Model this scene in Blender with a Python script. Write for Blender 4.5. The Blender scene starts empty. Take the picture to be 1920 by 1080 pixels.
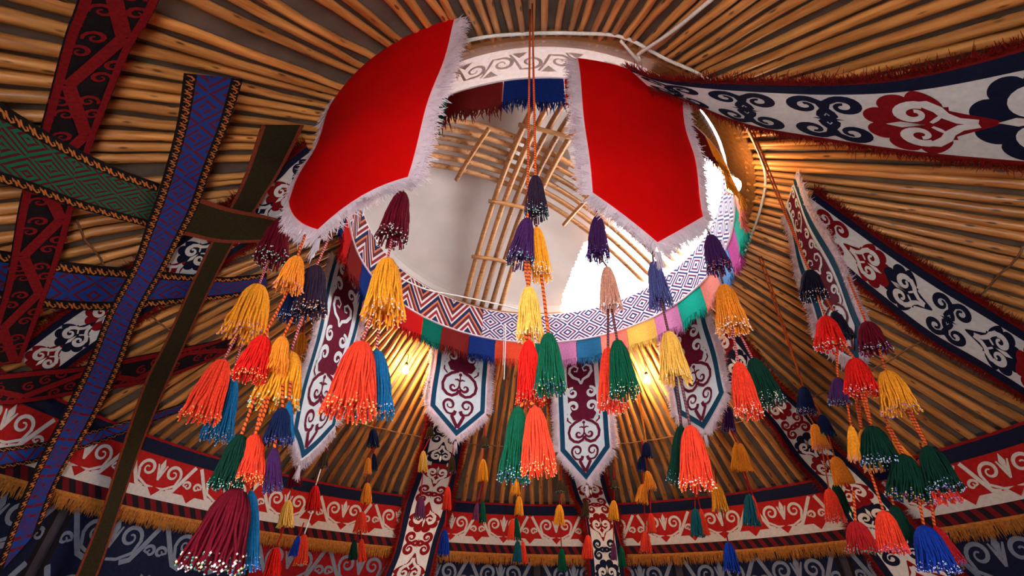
import bpy, math, random
import numpy as np
from mathutils import Vector, Matrix
random.seed(7)
PI = math.pi
C = bpy.context.scene.collection
# ------------------------------------------------------------------ place geometry (metres)
FPX, PITCH, ROLL, CAMZ = 890.0, math.radians(36.0), 0.0283, 1.3
CX, CY = 0.1956, 2.8152                 # centre of the yurt
RB = 1.42                               # crown band radius
RO, ZO = 1.584, 3.82                    # roof cone at the crown rim
RW, ZW = 3.432, 2.572                   # roof cone at the wall
KS = (ZO - ZW) / (RW - RO)
O = np.array([0, 0, CAMZ])

def ray(px, py):
    x = (px - 960) / FPX; y = (540 - py) / FPX
    c, s = math.cos(ROLL), math.sin(ROLL); x, y = c*x - s*y, s*x + c*y
    cp, sp = math.cos(PITCH), math.sin(PITCH)
    d = np.array([x, cp - y*sp, sp + y*cp]); return d / np.linalg.norm(d)

def cyl(px, py, r, far=True):
    d = ray(px, py); a = d[0]**2 + d[1]**2; b = -(d[0]*CX + d[1]*CY); c = CX*CX + CY*CY - r*r
    D = max(b*b - a*c, 0.0); t = (-b + (D**.5 if far else -D**.5)) / a
    return O + d*t

_ts = np.linspace(.05, 9, 1800)
def cone(px, py, off=0.0):
    d = ray(px, py); P = O + _ts[:, None]*d
    v = P[:, 2] - (ZO - (np.hypot(P[:, 0]-CX, P[:, 1]-CY) - RO)*KS - off)
    i = np.argmax(v >= 0)
    if v[i] < 0: return None
    if i == 0: return P[0]
    f = v[i-1] / (v[i-1] - v[i]); return P[i-1]*(1-f) + P[i]*f

def surf(px, py, off=0.0):
    c = cone(px, py, off)
    if c is not None and math.hypot(c[0]-CX, c[1]-CY) < RW - off: return c
    return cyl(px, py, RW - off)

def upright(px, py, ax, ay):            # point on a pixel's ray in the upright plane through (ax, ay) that faces the doorway
    d = ray(px, py); n = np.array([ax, ay]); k = n.dot(n) / (n.dot(d[:2])); return O + d*k

def polar(r, az, z):
    a = math.radians(az); return np.array([CX + r*math.cos(a), CY + r*math.sin(a), z])

# ------------------------------------------------------------------ materials
MATS = {}
def rgb(c): return (c[0], c[1], c[2], 1)
def mat(name, col, rough=.85, var=.12, scale=30., trans=0., bump=0., spec=.25, col2=None, stretch=None, sheen=0.):
    if name in MATS: return MATS[name]
    m = bpy.data.materials.new(name); m.use_nodes = True; nt = m.node_tree; N = nt.nodes; Lk = nt.links
    b = N['Principled BSDF']; out = N['Material Output']
    b.inputs['Roughness'].default_value = rough
    b.inputs['Specular IOR Level'].default_value = spec
    if sheen: b.inputs['Sheen Weight'].default_value = sheen
    tc = N.new('ShaderNodeTexCoord'); src = tc.outputs['Object']
    if stretch:
        mp = N.new('ShaderNodeMapping'); mp.inputs['Scale'].default_value = stretch; Lk.new(src, mp.inputs[0]); src = mp.outputs[0]
    nz = N.new('ShaderNodeTexNoise'); nz.inputs['Scale'].default_value = scale; nz.inputs['Detail'].default_value = 4
    Lk.new(src, nz.inputs['Vector'])
    rp = N.new('ShaderNodeValToRGB')
    c2 = col2 or tuple(min(1, x*(1+var)) for x in col); c1 = tuple(x*(1-var) for x in col) if not col2 else col
    rp.color_ramp.elements[0].position = .3; rp.color_ramp.elements[1].position = .7
    rp.color_ramp.elements[0].color = rgb(c1); rp.color_ramp.elements[1].color = rgb(c2)
    Lk.new(nz.outputs['Fac'], rp.inputs[0]); Lk.new(rp.outputs[0], b.inputs['Base Color'])
    if bump:
        bp = N.new('ShaderNodeBump'); bp.inputs['Strength'].default_value = bump; bp.inputs['Distance'].default_value = .004
        Lk.new(nz.outputs['Fac'], bp.inputs['Height']); Lk.new(bp.outputs[0], b.inputs['Normal'])
    if trans:
        t = N.new('ShaderNodeBsdfTranslucent'); Lk.new(rp.outputs[0], t.inputs['Color'])
        mx = N.new('ShaderNodeMixShader'); mx.inputs[0].default_value = trans
        Lk.new(b.outputs[0], mx.inputs[1]); Lk.new(t.outputs[0], mx.inputs[2]); Lk.new(mx.outputs[0], out.inputs[0])
    MATS[name] = m; return m

def mnode(nt, op, a, b=None):
    n = nt.nodes.new('ShaderNodeMath'); n.operation = op
    for i, x in enumerate((a, b)):
        if x is None: continue
        if isinstance(x, (int, float)): n.inputs[i].default_value = x
        else: nt.links.new(x, n.inputs[i])
    return n.outputs[0]

def uvmat(name, kind, cols, p=(1, 1), rough=.9, trans=0.):
    """woven / printed patterns laid out along the cloth (UV in metres)"""
    if name in MATS: return MATS[name]
    m = bpy.data.materials.new(name); m.use_nodes = True; nt = m.node_tree; N = nt.nodes; L = nt.links
    b = N['Principled BSDF']; b.inputs['Roughness'].default_value = rough; b.inputs['Specular IOR Level'].default_value = .15
    uv = N.new('ShaderNodeUVMap'); uv.uv_map = 'UVMap'
    sx = N.new('ShaderNodeSeparateXYZ'); L.new(uv.outputs[0], sx.inputs[0]); u, v = sx.outputs[0], sx.outputs[1]
    if kind == 'stripe':        # skewed two colour stripe: u/p0 + v*p1
        t = mnode(nt, 'FRACT', mnode(nt, 'ADD', mnode(nt, 'DIVIDE', u, p[0]), mnode(nt, 'MULTIPLY', v, p[1])))
    elif kind == 'chevron':     # zigzag of many colours
        z = mnode(nt, 'PINGPONG', mnode(nt, 'DIVIDE', u, p[0]), .5)
        t = mnode(nt, 'FRACT', mnode(nt, 'ADD', mnode(nt, 'DIVIDE', v, p[1]), mnode(nt, 'MULTIPLY', z, 2.2)))
    elif kind == 'maze':        # small diagonal keys that turn at every cell
        cu = mnode(nt, 'FLOOR', mnode(nt, 'DIVIDE', u, p[0])); cv = mnode(nt, 'FLOOR', mnode(nt, 'DIVIDE', v, p[0]))
        par = mnode(nt, 'MODULO', mnode(nt, 'ABSOLUTE', mnode(nt, 'ADD', mnode(nt, 'MULTIPLY', cu, 1.0), mnode(nt, 'MULTIPLY', cv, 1.0))), 2.0)
        sg = mnode(nt, 'SUBTRACT', mnode(nt, 'MULTIPLY', par, 2.0), 1.0)
        t = mnode(nt, 'FRACT', mnode(nt, 'DIVIDE', mnode(nt, 'ADD', u, mnode(nt, 'MULTIPLY', v, sg)), p[1]))
    elif kind == 'diamond':
        z = mnode(nt, 'PINGPONG', mnode(nt, 'DIVIDE', u, p[0]), .5); w = mnode(nt, 'PINGPONG', mnode(nt, 'DIVIDE', v, p[1]), .5)
        t = mnode(nt, 'FRACT', mnode(nt, 'MULTIPLY', mnode(nt, 'ADD', z, w), 2.5))
    rp = N.new('ShaderNodeValToRGB'); rp.color_ramp.interpolation = 'CONSTANT'; e = rp.color_ramp.elements
    k = len(cols)
    while len(e) < k: e.new(.5)
    pos = 0; tot = sum(c[1] for c in cols)
    for i, (c, wd) in enumerate(cols):
        e[i].position = pos / tot; e[i].color = rgb(c); pos += wd
    L.new(t, rp.inputs[0]); L.new(rp.outputs[0], b.inputs['Base Color'])
    if trans:
        tr = N.new('ShaderNodeBsdfTranslucent'); L.new(rp.outputs[0], tr.inputs['Color'])
        mx = N.new('ShaderNodeMixShader'); mx.inputs[0].default_value = trans
        L.new(b.outputs[0], mx.inputs[1]); L.new(tr.outputs[0], mx.inputs[2]); L.new(mx.outputs[0], N['Material Output'].inputs[0])
    MATS[name] = m; return m

def wood(name, c1, c2, knot, rough=.42, slope=0.):
    m = bpy.data.materials.new(name); m.use_nodes = True; nt = m.node_tree; N = nt.nodes; L = nt.links
    b = N['Principled BSDF']; b.inputs['Roughness'].default_value = rough; b.inputs['Specular IOR Level'].default_value = .5
    tc = N.new('ShaderNodeTexCoord'); oi = N.new('ShaderNodeObjectInfo')
    ad = N.new('ShaderNodeVectorMath'); ad.operation = 'ADD'; L.new(tc.outputs['Object'], ad.inputs[0])
    sc = N.new('ShaderNodeVectorMath'); sc.operation = 'SCALE'; L.new(oi.outputs['Location'], sc.inputs[0]); sc.inputs['Scale'].default_value = 0.0
    cb = N.new('ShaderNodeCombineXYZ'); L.new(mnode(nt, 'MULTIPLY', oi.outputs['Random'], 57.0), cb.inputs[0])
    L.new(cb.outputs[0], ad.inputs[1])
    ro = N.new('ShaderNodeMapping'); ro.inputs['Rotation'].default_value = (0, slope, 0); L.new(tc.outputs['Object'], ro.inputs[0]); L.new(ro.outputs[0], ad.inputs[0])
    mp = N.new('ShaderNodeMapping'); mp.inputs['Scale'].default_value = (3, 40, 40); L.new(ad.outputs[0], mp.inputs[0])
    nz = N.new('ShaderNodeTexNoise'); nz.inputs['Scale'].default_value = 1.2; nz.inputs['Detail'].default_value = 6; L.new(mp.outputs[0], nz.inputs['Vector'])
    rp = N.new('ShaderNodeValToRGB'); rp.color_ramp.elements[0].position = .3; rp.color_ramp.elements[1].position = .7
    rp.color_ramp.elements[0].color = rgb(c1); rp.color_ramp.elements[1].color = rgb(c2); L.new(nz.outputs['Fac'], rp.inputs[0])
    mp2 = N.new('ShaderNodeMapping'); mp2.inputs['Scale'].default_value = (7, 26, 26); L.new(ad.outputs[0], mp2.inputs[0])
    vo = N.new('ShaderNodeTexVoronoi'); vo.inputs['Scale'].default_value = 1.0; L.new(mp2.outputs[0], vo.inputs['Vector'])
    kr = N.new('ShaderNodeValToRGB'); kr.color_ramp.elements[0].position = .1; kr.color_ramp.elements[1].position = .2
    kr.color_ramp.elements[0].color = (1, 1, 1, 1); kr.color_ramp.elements[1].color = (0, 0, 0, 1); L.new(vo.outputs['Distance'], kr.inputs[0])
    mx = N.new('ShaderNodeMix'); mx.data_type = 'RGBA'; L.new(kr.outputs[0], mx.inputs[0]); L.new(rp.outputs[0], mx.inputs[6]); mx.inputs[7].default_value = rgb(knot)
    hs = N.new('ShaderNodeHueSaturation'); L.new(mx.outputs[2], hs.inputs['Color'])
    L.new(mnode(nt, 'ADD', mnode(nt, 'MULTIPLY', oi.outputs['Random'], .5), .75), hs.inputs['Value'])
    L.new(hs.outputs[0], b.inputs['Base Color'])
    bp = N.new('ShaderNodeBump'); bp.inputs['Strength'].default_value = .35; bp.inputs['Distance'].default_value = .004
    L.new(nz.outputs['Fac'], bp.inputs['Height']); L.new(bp.outputs[0], b.inputs['Normal'])
    MATS[name] = m; return m

# ------------------------------------------------------------------ mesh builder
class MB:
    def __init__(s): s.v = []; s.f = []; s.m = []; s.uv = []; s.mats = []
    def mi(s, m):
        if m not in s.mats: s.mats.append(m)
        return s.mats.index(m)
    def face(s, idx, m, uv=None):
        s.f.append(idx); s.m.append(s.mi(m)); s.uv.append(uv or [(0, 0)]*len(idx))
    def grid(s, P, m, UV=None, flip=False):           # P[i][j]
        b = len(s.v); ni, nj = len(P), len(P[0]); k = s.mi(m)
        for r in P: s.v.extend([tuple(p) for p in r])
        for i in range(ni-1):
            for j in range(nj-1):
                q = [(i, j), (i, j+1), (i+1, j+1), (i+1, j)]
                if flip: q.reverse()
                s.f.append([b + a*nj + c for a, c in q]); s.m.append(k)
                s.uv.append([UV[a][c] for a, c in q] if UV else [(0, 0)]*4)
    def tube(s, pts, rad, m, sides=6, caps=True, uvlen=False):
        pts = [np.array(p, float) for p in pts]; n = len(pts); b = len(s.v); k = s.mi(m)
        if not hasattr(rad, '__len__'): rad = [rad]*n
        up = np.array([0.12, 0.31, 0.94]); L = 0; Ls = []
        for i in range(n):
            t = pts[min(i+1, n-1)] - pts[max(i-1, 0)]; t = t/(np.linalg.norm(t)+1e-12)
            if i == 0:
                u = np.cross(t, up)
                if np.linalg.norm(u) < .2: u = np.cross(t, np.array([1, 0, 0]))
            else: u = u - t*u.dot(t)
            u = u/(np.linalg.norm(u)+1e-12); w = np.cross(t, u)
            if i: L += np.linalg.norm(pts[i]-pts[i-1])
            Ls.append(L)
            for j in range(sides):
                a = 2*PI*j/sides; s.v.append(tuple(pts[i] + (u*math.cos(a) + w*math.sin(a))*rad[i]))
        for i in range(n-1):
            for j in range(sides):
                j2 = (j+1) % sides
                s.f.append([b+i*sides+j, b+i*sides+j2, b+(i+1)*sides+j2, b+(i+1)*sides+j]); s.m.append(k)
                s.uv.append([(Ls[i], j/sides), (Ls[i], (j+1)/sides), (Ls[i+1], (j+1)/sides), (Ls[i+1], j/sides)])
        if caps:
            s.face([b+j for j in range(sides)][::-1], m); s.face([b+(n-1)*sides+j for j in range(sides)], m)
    def lathe(s, prof, m, sides=16, org=(0, 0, 0)):   # prof: (r, z)
        P = [[(org[0]+r*math.cos(2*PI*j/sides), org[1]+r*math.sin(2*PI*j/sides), org[2]+z) for j in range(sides+1)] for r, z in prof]
        s.grid(P, m)
    def ball(s, c, r, m, n=4, k=6):
        P = [[(c[0]+r*math.sin(PI*i/n)*math.cos(2*PI*j/k), c[1]+r*math.sin(PI*i/n)*math.sin(2*PI*j/k), c[2]+r*math.cos(PI*i/n)) for j in range(k+1)] for i in range(n+1)]
        s.grid(P, m)
    def octa(s, c, r, m):
        b = len(s.v); k = s.mi(m)
        for d in ((1, 0, 0), (-1, 0, 0), (0, 1, 0), (0, -1, 0), (0, 0, 1), (0, 0, -1)): s.v.append((c[0]+d[0]*r, c[1]+d[1]*r, c[2]+d[2]*r))
        for a, c_, e in ((0, 2, 4), (2, 1, 4), (1, 3, 4), (3, 0, 4), (2, 0, 5), (1, 2, 5), (3, 1, 5), (0, 3, 5)):
            s.f.append([b+a, b+c_, b+e]); s.m.append(k); s.uv.append([(0, 0)]*3)
    def strand(s, a, d, ln, m, r, side, bend=.25):    # one tapered three-sided thread
        a = np.array(a); d = np.array(d); b = len(s.v); k = s.mi(m)
        j = np.array([random.uniform(-1, 1) for _ in range(3)])*bend*ln
        for q, (t, rr) in enumerate(((0, 1), (.55, .9), (1, .3))):
            c = a + d*ln*t + j*t*t
            n2 = np.cross(d, side)
            for w in range(3):
                an = 2*PI*w/3; s.v.append(tuple(c + (side*math.cos(an) + n2*math.sin(an))*r*rr))
        for q in range(2):
            for w in range(3):
                s.f.append([b+q*3+w, b+q*3+(w+1) % 3, b+q*3+3+(w+1) % 3, b+q*3+3+w]); s.m.append(k); s.uv.append([(0, 0)]*4)
    def build(s, name, parent=None, smooth=True, inv=None):
        me = bpy.data.meshes.new(name)
        v = s.v
        if inv is not None: v = [tuple(inv @ Vector(p)) for p in v]
        me.from_pydata(v, [], s.f)
        for m in s.mats: me.materials.append(m)
        me.polygons.foreach_set('material_index', s.m)
        uvl = me.uv_layers.new(name='UVMap')
        uvl.data.foreach_set('uv', np.array([c for f in s.uv for q in f for c in q], dtype=np.float32))
        if smooth: me.polygons.foreach_set('use_smooth', [True]*len(s.f))
        me.update(); o = bpy.data.objects.new(name, me); C.objects.link(o)
        if parent: o.parent = parent
        return o

def tag(o, label=None, cat=None, group=None, kind=None):
    if label: o['label'] = label
    if cat: o['category'] = cat
    if group: o['group'] = group
    if kind: o['kind'] = kind
    return o
def thing(name, loc, label, cat, group=None, rot=None):
    o = bpy.data.objects.new(name, None); o.empty_display_size = .1; C.objects.link(o)
    M = Matrix.Translation(Vector(loc))
    if rot is not None: M = M @ rot.to_4x4()
    o.matrix_world = M
    tag(o, label, cat, group); return o, M.inverted()

def resample(pts, n):
    P = np.array(pts, float); d = np.r_[0, np.cumsum(np.linalg.norm(np.diff(P, axis=0), axis=1))]
    t = np.linspace(0, d[-1], n); return np.stack([np.interp(t, d, P[:, k]) for k in range(P.shape[1])], 1)
def smooth_poly(pts, n):                               # Catmull-Rom through the points
    P = [np.array(p, float) for p in pts]; P = [2*P[0]-P[1]] + P + [2*P[-1]-P[-2]]; out = []
    for i in range(1, len(P)-2):
        for t in np.linspace(0, 1, 8, endpoint=False):
            a, b, c, d = P[i-1:i+3]
            out.append(.5*((2*b) + (c-a)*t + (2*a-5*b+4*c-d)*t*t + (3*b-a-3*c+d)*t**3))
    out.append(P[-2]); return resample(out, n)

# ------------------------------------------------------------------ ornaments: flat strokes and blobs laid on a cloth through fmap(x, y, off)
def stroke(mb, fmap, pts, w, m, off, taper=True, n=None, close=False):
    P = np.array(pts, float); k = len(P); rows = []
    for i in range(k):
        a = P[max(i-1, 0)]; b = P[min(i+1, k-1)]
        if close: a = P[(i-1) % (k-1)]; b = P[(i+1) % (k-1)]
        t = b - a; t = t/(np.linalg.norm(t)+1e-9); nn = np.array([-t[1], t[0]])
        f = i/(k-1); ww = w/2*(1 if not taper else (.45+.55*math.sin(PI*min(1, f*1.15+.12))))
        rows.append([fmap(*(P[i]+nn*ww), off), fmap(*(P[i]-nn*ww), off)])
    mb.grid(rows, m)
def disc(mb, fmap, c, r, m, off, n=10):
    b = len(mb.v)
    for j in range(n): mb.v.append(tuple(fmap(c[0]+r*math.cos(2*PI*j/n), c[1]+r*math.sin(2*PI*j/n), off)))
    mb.face(list(range(b, b+n)), m)
def blob(mb, fmap, c, pts, m, off):                    # star-shaped outline fan about c
    b = len(mb.v); mb.v.append(tuple(fmap(c[0], c[1], off)))
    for p in pts: mb.v.append(tuple(fmap(p[0], p[1], off)))
    n = len(pts)
    for j in range(n): mb.face([b, b+1+j, b+1+(j+1) % n], m)
def curl(c, r, a0, turns, n=26, rend=.16):             # spiral from outside in
    return [(c[0]+r*(1-(1-rend)*t)*math.cos(a0+turns*2*PI*t), c[1]+r*(1-(1-rend)*t)*math.sin(a0+turns*2*PI*t)) for t in np.linspace(0, 1, n)]
def mir(pts): return [(-x, y) for x, y in pts]
# ------------------------------------------------------------------ palette
RED = mat('red_cloth', (.82, .003, .003), .75, .03, 9, trans=.50, spec=.1, sheen=.0)
WHITE_FELT = mat('white_felt', (.80, .80, .80), .95, .06, 40, trans=.25, spec=.1)
FLUFF = mat('white_pink_fringe', (.94, .82, .86), .95, .06, 25, trans=.60, spec=.05)
TEAL = mat('teal_felt', (.006, .042, .085), .9, .15, 40, spec=.1)
MAROON = mat('maroon_felt', (.10, .006, .02), .9, .15, 40, spec=.1)
NAVY = mat('navy_felt', (.006, .009, .03), .9, .2, 40, spec=.15)
DRED = mat('dark_red_felt', (.22, .006, .010), .9, .15, 40, spec=.1)
DREDF = mat('dark_red_fringe', (.20, .008, .006), .9, .25, 60, spec=.1)
BANDRED = mat('band_red_felt', (.36, .012, .012), .9, .15, 40, spec=.1)
CREAM = mat('cream_felt', (.72, .68, .66), .95, .08, 40, spec=.1)
GREYW = mat('greyish_white_felt', (.17, .19, .25), .95, .1, 40, spec=.1)
GOLD = mat('gold_fringe', (.42, .15, .025), .8, .3, 60, spec=.2)
BLACK = mat('black_wool', (.012, .008, .010), .95, .2, 60, spec=.1)
STRAPRED = mat('strap_red_wool', (.20, .008, .010), .95, .2, 70, spec=.1)
ORANGE_W = mat('orange_wool', (.55, .17, .035), .95, .2, 70, spec=.1)
OLIVE = mat('dark_olive_wool', (.030, .022, .010), .95, .2, 80, spec=.1)
GREENM = uvmat('green_key_weave', 'maze', [((.008, .13, .065), 1.1), ((.10, .008, .012), 1)], (.100, .038))
BLUEM = uvmat('blue_key_weave', 'maze', [((.012, .045, .24), 2.0), ((.13, .008, .022), 1)], (.105, .060))
POLE = wood('varnished_pole_wood', (.39, .12, .022), (.78, .335, .088), (.10, .03, .01), .38, -math.atan(KS))
RIMW = wood('crown_rim_wood', (.20, .068, .014), (.34, .13, .032), (.15, .05, .015))
RODW = wood('crown_rod_wood', (.34, .135, .042), (.52, .24, .085), (.12, .05, .02))
FELT_R = mat('grey_brown_roof_felt', (.165, .115, .085), .95, .25, 6, spec=.1)
FELT_D = mat('cream_crown_felt', (.60, .52, .475), .95, .07, 4, trans=.008, spec=.05)
FLOORM = mat('floor_boards', (.17, .09, .05), .6, .2, 3, stretch=(1, 12, 1))
WALLM = mat('dark_wall_felt', (.05, .04, .05), .95, .2, 6, spec=.1)
ROPEW = mat('white_rope', (.75, .68, .60), .8, .1, 90)
CORDM = uvmat('twisted_orange_cord', 'stripe', [((.62, .09, .012), 1.6), ((.12, .012, .008), 1)], (.012, 1.0))
CORDR = uvmat('twisted_maroon_cord', 'stripe', [((.28, .015, .02), 1.4), ((.55, .35, .35), .5)], (.010, 1.0))
CORDD = uvmat('twisted_dark_cord', 'stripe', [((.07, .02, .03), 1.4), ((.20, .08, .06), .5)], (.010, 1.0))

# ------------------------------------------------------------------ the room
def ring_wall(mb, r, z0, z1, a0, a1, m, n=96, t=.03):
    A = np.linspace(a0, a1, n)
    for rr, fl in ((r, True), (r+t, False)):
        mb.grid([[polar(rr, a, z) for a in A] for z in np.linspace(z0, z1, 6)], m, flip=fl)
    mb.grid([[polar(rr, a, z1) for a in A] for rr in (r, r+t)], m); mb.grid([[polar(rr, a, z0) for a in A] for rr in (r, r+t)], m)
    for a in (a0, a1): mb.grid([[polar(rr, a, z) for rr in (r, r+t)] for z in (z0, z1)], m)
DA0, DA1 = -101, -87                                    # the doorway behind the photographer
mb = MB(); ring_wall(mb, RW+.03, 0, ZW+.12, DA1, 360+DA0, WALLM); ring_wall(mb, RW+.03, 2.02, ZW+.12, DA0, DA1, WALLM, 16)
tag(mb.build('wall_round'), kind='structure')
mb = MB(); mb.lathe([(RW+.2, -.05), (RW+.2, 0), (0, 0)], FLOORM, 64, (CX, CY, 0)); tag(mb.build('floor'), kind='structure')
mb = MB()
for o_, t in ((.062, 0), (.085, 1)):
    mb.grid([[polar(r, a, ZO-(r-RO)*KS+o_) for a in np.linspace(0, 360, 121)] for r in np.linspace(1.52, RW+.12, 8)], FELT_R, flip=bool(t))
tag(mb.build('ceiling'), kind='structure')
mb = MB()
for a0, a1 in ((DA0-1.6, DA0), (DA1, DA1+1.6)):
    mb.grid([[polar(r, a, z) for a in (a0, a1)] for r, z in ((RW-.04, 0), (RW-.04, 2.1))], RIMW)
    mb.grid([[polar(r, a, z) for a in (a1, a1)] for r, z in ((RW-.04, 0), (RW-.04, 2.1))], RIMW)
    for a in (a0, a1): mb.grid([[polar(RW-.04, a, z), polar(RW+.07, a, z)] for z in (0, 2.1)], RIMW)
mb.grid([[polar(r, a, z) for a in np.linspace(DA0-1.6, DA1+1.6, 12)] for r, z in ((RW+.07, 2.02), (RW-.04, 2.02), (RW-.04, 2.12), (RW+.07, 2.12))], RIMW)
tag(mb.build('door_1'), kind='structure')

# ------------------------------------------------------------------ roof poles
NP = 176
variants = []
for k in range(7):
    rnd = random.Random(40+k); mb = MB(); pts = []; rad = []
    for i in range(15):
        t = i/14; r = RO-.04 + (RW+.10-RO+.04)*t
        wob = .006*math.sin(t*7+k)+.004*rnd.uniform(-1, 1)
        pts.append((r, wob*1.6 + .002*rnd.uniform(-1, 1), ZO-(r-RO)*KS+.026+wob*.5))
        rad.append((.0165+.0130*min(1, t*1.4)) * (1+.03*rnd.uniform(-1, 1)))
    mb.tube(pts, rad, POLE, 9); me = mb.build('roof_pole'); variants.append(me)
drop = {92, 101, 113, 117, 120}          # places where a pole is missing
for k in range(NP):
    if k in drop: continue
    src = variants[k % 7] if k < 7 else variants[random.randrange(7)]
    o = src if k < 7 else src.copy()
    if k >= 7: C.objects.link(o)
    o.location = (CX, CY, random.uniform(-.004, .006)); o.rotation_euler = (0, 0, 2*PI*k/NP + random.uniform(-.005, .005))
    tag(o, 'varnished round wooden roof pole running from the crown ring down to the wall', 'pole', 'roof poles around the crown')

# ------------------------------------------------------------------ crown: rim, bent rods, tie sticks
crown, inv = thing('crown_ring', (CX, CY, 4.0), 'round wooden crown ring with a lattice of bent rods in the roof centre', 'crown')
mb = MB(); q_ = [(1.565, 3.832), (1.587, 3.832), (1.602, 3.862), (1.600, 3.950), (1.492, 4.088), (1.468, 4.090), (1.446, 4.060), (1.446, 3.990), (1.565, 3.832)]; prof = []
for (r0, z0), (r1, z1) in zip(q_, q_[1:]): prof += [(r0+(r1-r0)*t, z0+(z1-z0)*t) for t in (0.04, .5, .96)]
prof.append(prof[0])
mb.lathe(prof, RIMW, 120, (CX, CY, 0)); mb.build('rim', crown, inv=inv)
def domez(x, y): return 4.115 + .52*max(0, 1-(x*x+y*y)/1.44**2)
def rod(p, d, m=RODW, r=.025, dz=0):
    p = np.array(p); d = np.array(d)/np.linalg.norm(d)
    b = p.dot(d); D = math.sqrt(max(0, b*b-(p.dot(p)-1.50**2)))
    pts = []
    for t in np.linspace(-b-D, -b+D, 29):
        q = p + d*t; pts.append((CX+q[0], CY+q[1], domez(*q)+dz))
    mb = MB(); mb.tube(pts, [r*(1+.05*random.uniform(-1, 1)) for _ in pts], m, 8); mb.build('bent_rod', crown, inv=inv)
d1 = np.array([.29, -.957]); n1 = np.array([.957, .29]); d2 = np.array([.87, .49]); n2 = np.array([-.49, .87])
for k in range(5): rod(np.array([-.09, 0]) + n1*(k-2)*.098, d1)
for k in range(6): rod(np.array([-.02, .02]) + n2*(k-2.5)*.098, d2, dz=.035)
def tie(c, d, L):
    c = np.array(c); d = np.array(d); pts = []
    for t in np.linspace(-L/2, L/2, 7):
        q = c + d*t; pts.append((CX+q[0], CY+q[1], domez(*q)-.04))
    mb = MB(); mb.tube(pts, .019, RODW, 8); mb.build('tie_stick', crown, inv=inv)
for t in (-.52, .36, .95): tie(np.array([-.09, 0]) - d1*t, n1, .50)
for t in (-.62, .52): tie(np.array([-.02, .02]) + d2*t, n2, .60)
# felt cover over the crown, drawn back on the far right side
mb = MB(); nr, na = 64, 420
def cut(x, y):                                           # True where the sky shows
    pts = [(.30, 1.75), (.36, 1.35), (.53, .84), (.82, .50), (1.06, -.70), (1.20, -1.60)]
    for (x0, y0), (x1, y1) in zip(pts, pts[1:]):
        if y1 <= y <= y0: return x > x0 + (x1-x0)*(y0-y)/(y0-y1)
    return False
def cz(r):
    if r < 1.5: return 4.20 + .60*(1-(r/1.5)**2)
    e = ZO-(1.75-RO)*KS+.10
    return 4.20 + (e-4.20)*(r-1.5)/.25
for o_ in (0, .02):
    for i in range(nr):
        for j in range(na):
            r0, r1 = 1.75*i/nr, 1.75*(i+1)/nr; a0, a1 = 2*PI*j/na, 2*PI*(j+1)/na; rc, ac = (r0+r1)/2, (a0+a1)/2
            if cut(rc*math.cos(ac), rc*math.sin(ac)): continue
            b = len(mb.v)
            for r, a in ((r0, a0), (r0, a1), (r1, a1), (r1, a0)): mb.v.append((CX+r*math.cos(a), CY+r*math.sin(a), max(cz(r), ZO-(r-RO)*KS+.09) + .012*math.sin(5*a+r*4) + o_))
            mb.face([b, b+1, b+2, b+3], FELT_D)
tag(mb.build('crown_cover'), 'cream felt cover drawn over the crown rods and open at one side', 'felt cover')
# patterned band hanging inside the rim, with blocks of coloured knitted fringe
band, inv = thing('crown_band', (CX, CY, 3.85), 'patterned woven band hanging around the crown with fringe blocks in many colours', 'band')
CHEV = uvmat('chevron_weave', 'chevron', [((.62, .55, .52), .8), ((.12, .02, .03), 1.2), ((.55, .16, .06), .7), ((.015, .02, .07), 1.3), ((.62, .55, .52), .6), ((.25, .02, .03), 1.1)], (.36, .24), trans=.2)
PINKF = mat('pinkish_white_felt', (.86, .70, .65), .95, .07, 40, trans=.5, spec=.1)
TANF = mat('tan_felt_ornament', (.64, .47, .42), .95, .1, 40, spec=.1)
NA = 181; A = np.linspace(0, 360, NA)
mb = MB(); Z = np.linspace(3.70, 4.035, 5)
DIAM = uvmat('diamond_weave', 'diamond', [((.60, .55, .58), 1.0), ((.03, .025, .12), 1.0), ((.60, .55, .58), .8), ((.25, .03, .07), .5), ((.03, .03, .14), .5)], (.23, .19), trans=.18)
for a0, a1, m in ((110, 216, CHEV), (-66, 110, DIAM)):
    AA = np.linspace(a0, a1, int((a1-a0)/2)); mb.grid([[polar(RB, a, z) for a in AA] for z in Z], m, [[(math.radians(a)*RB, z) for a in AA] for z in Z])
mb.build('woven_band', band, inv=inv)
GOLDF = uvmat('gold_brocade', 'diamond', [((.42, .20, .035), 1.2), ((.16, .06, .012), .8), ((.50, .27, .06), .8)], (.10, .09), trans=.06)
mb = MB()
for a0, a1, m in ((-360+110, -66, PINKF), (-66, -8, GOLDF), (-8, 110, PINKF)):
    AA = np.linspace(a0, a1, int((a1-a0)/2)); mb.grid([[polar(RB+.008, a, z) for a in AA] for z in Z], m, [[(math.radians(a)*RB, z) for a in AA] for z in Z])
fm = lambda x, y, off: polar(RB+.009+off, math.degrees(x/RB), 3.70+y)
for k in range(56):                                       # running scrolls
    if -68 < -180+k*360/56 < -6: continue
    x0 = -PI*RB + k*2*PI*RB/56; s_ = 1 if k % 2 else -1
    stroke(mb, fm, [(x0-.085, .16+s_*.095), (x0-.05, .16+s_*.02), (x0-.02, .16-s_*.07)] + curl((x0+.035, .16-s_*.005), .066, -s_*PI*.62, s_*1.35), .022, TANF, .004)
    blob(mb, fm, (x0-.03, .16+s_*.085), [(x0-.075, .16+s_*.105), (x0-.03, .16+s_*.045), (x0+.015, .16+s_*.105)], TANF, .004)
mb.build('felt_facing', band, inv=inv)
mb = MB()
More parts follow.
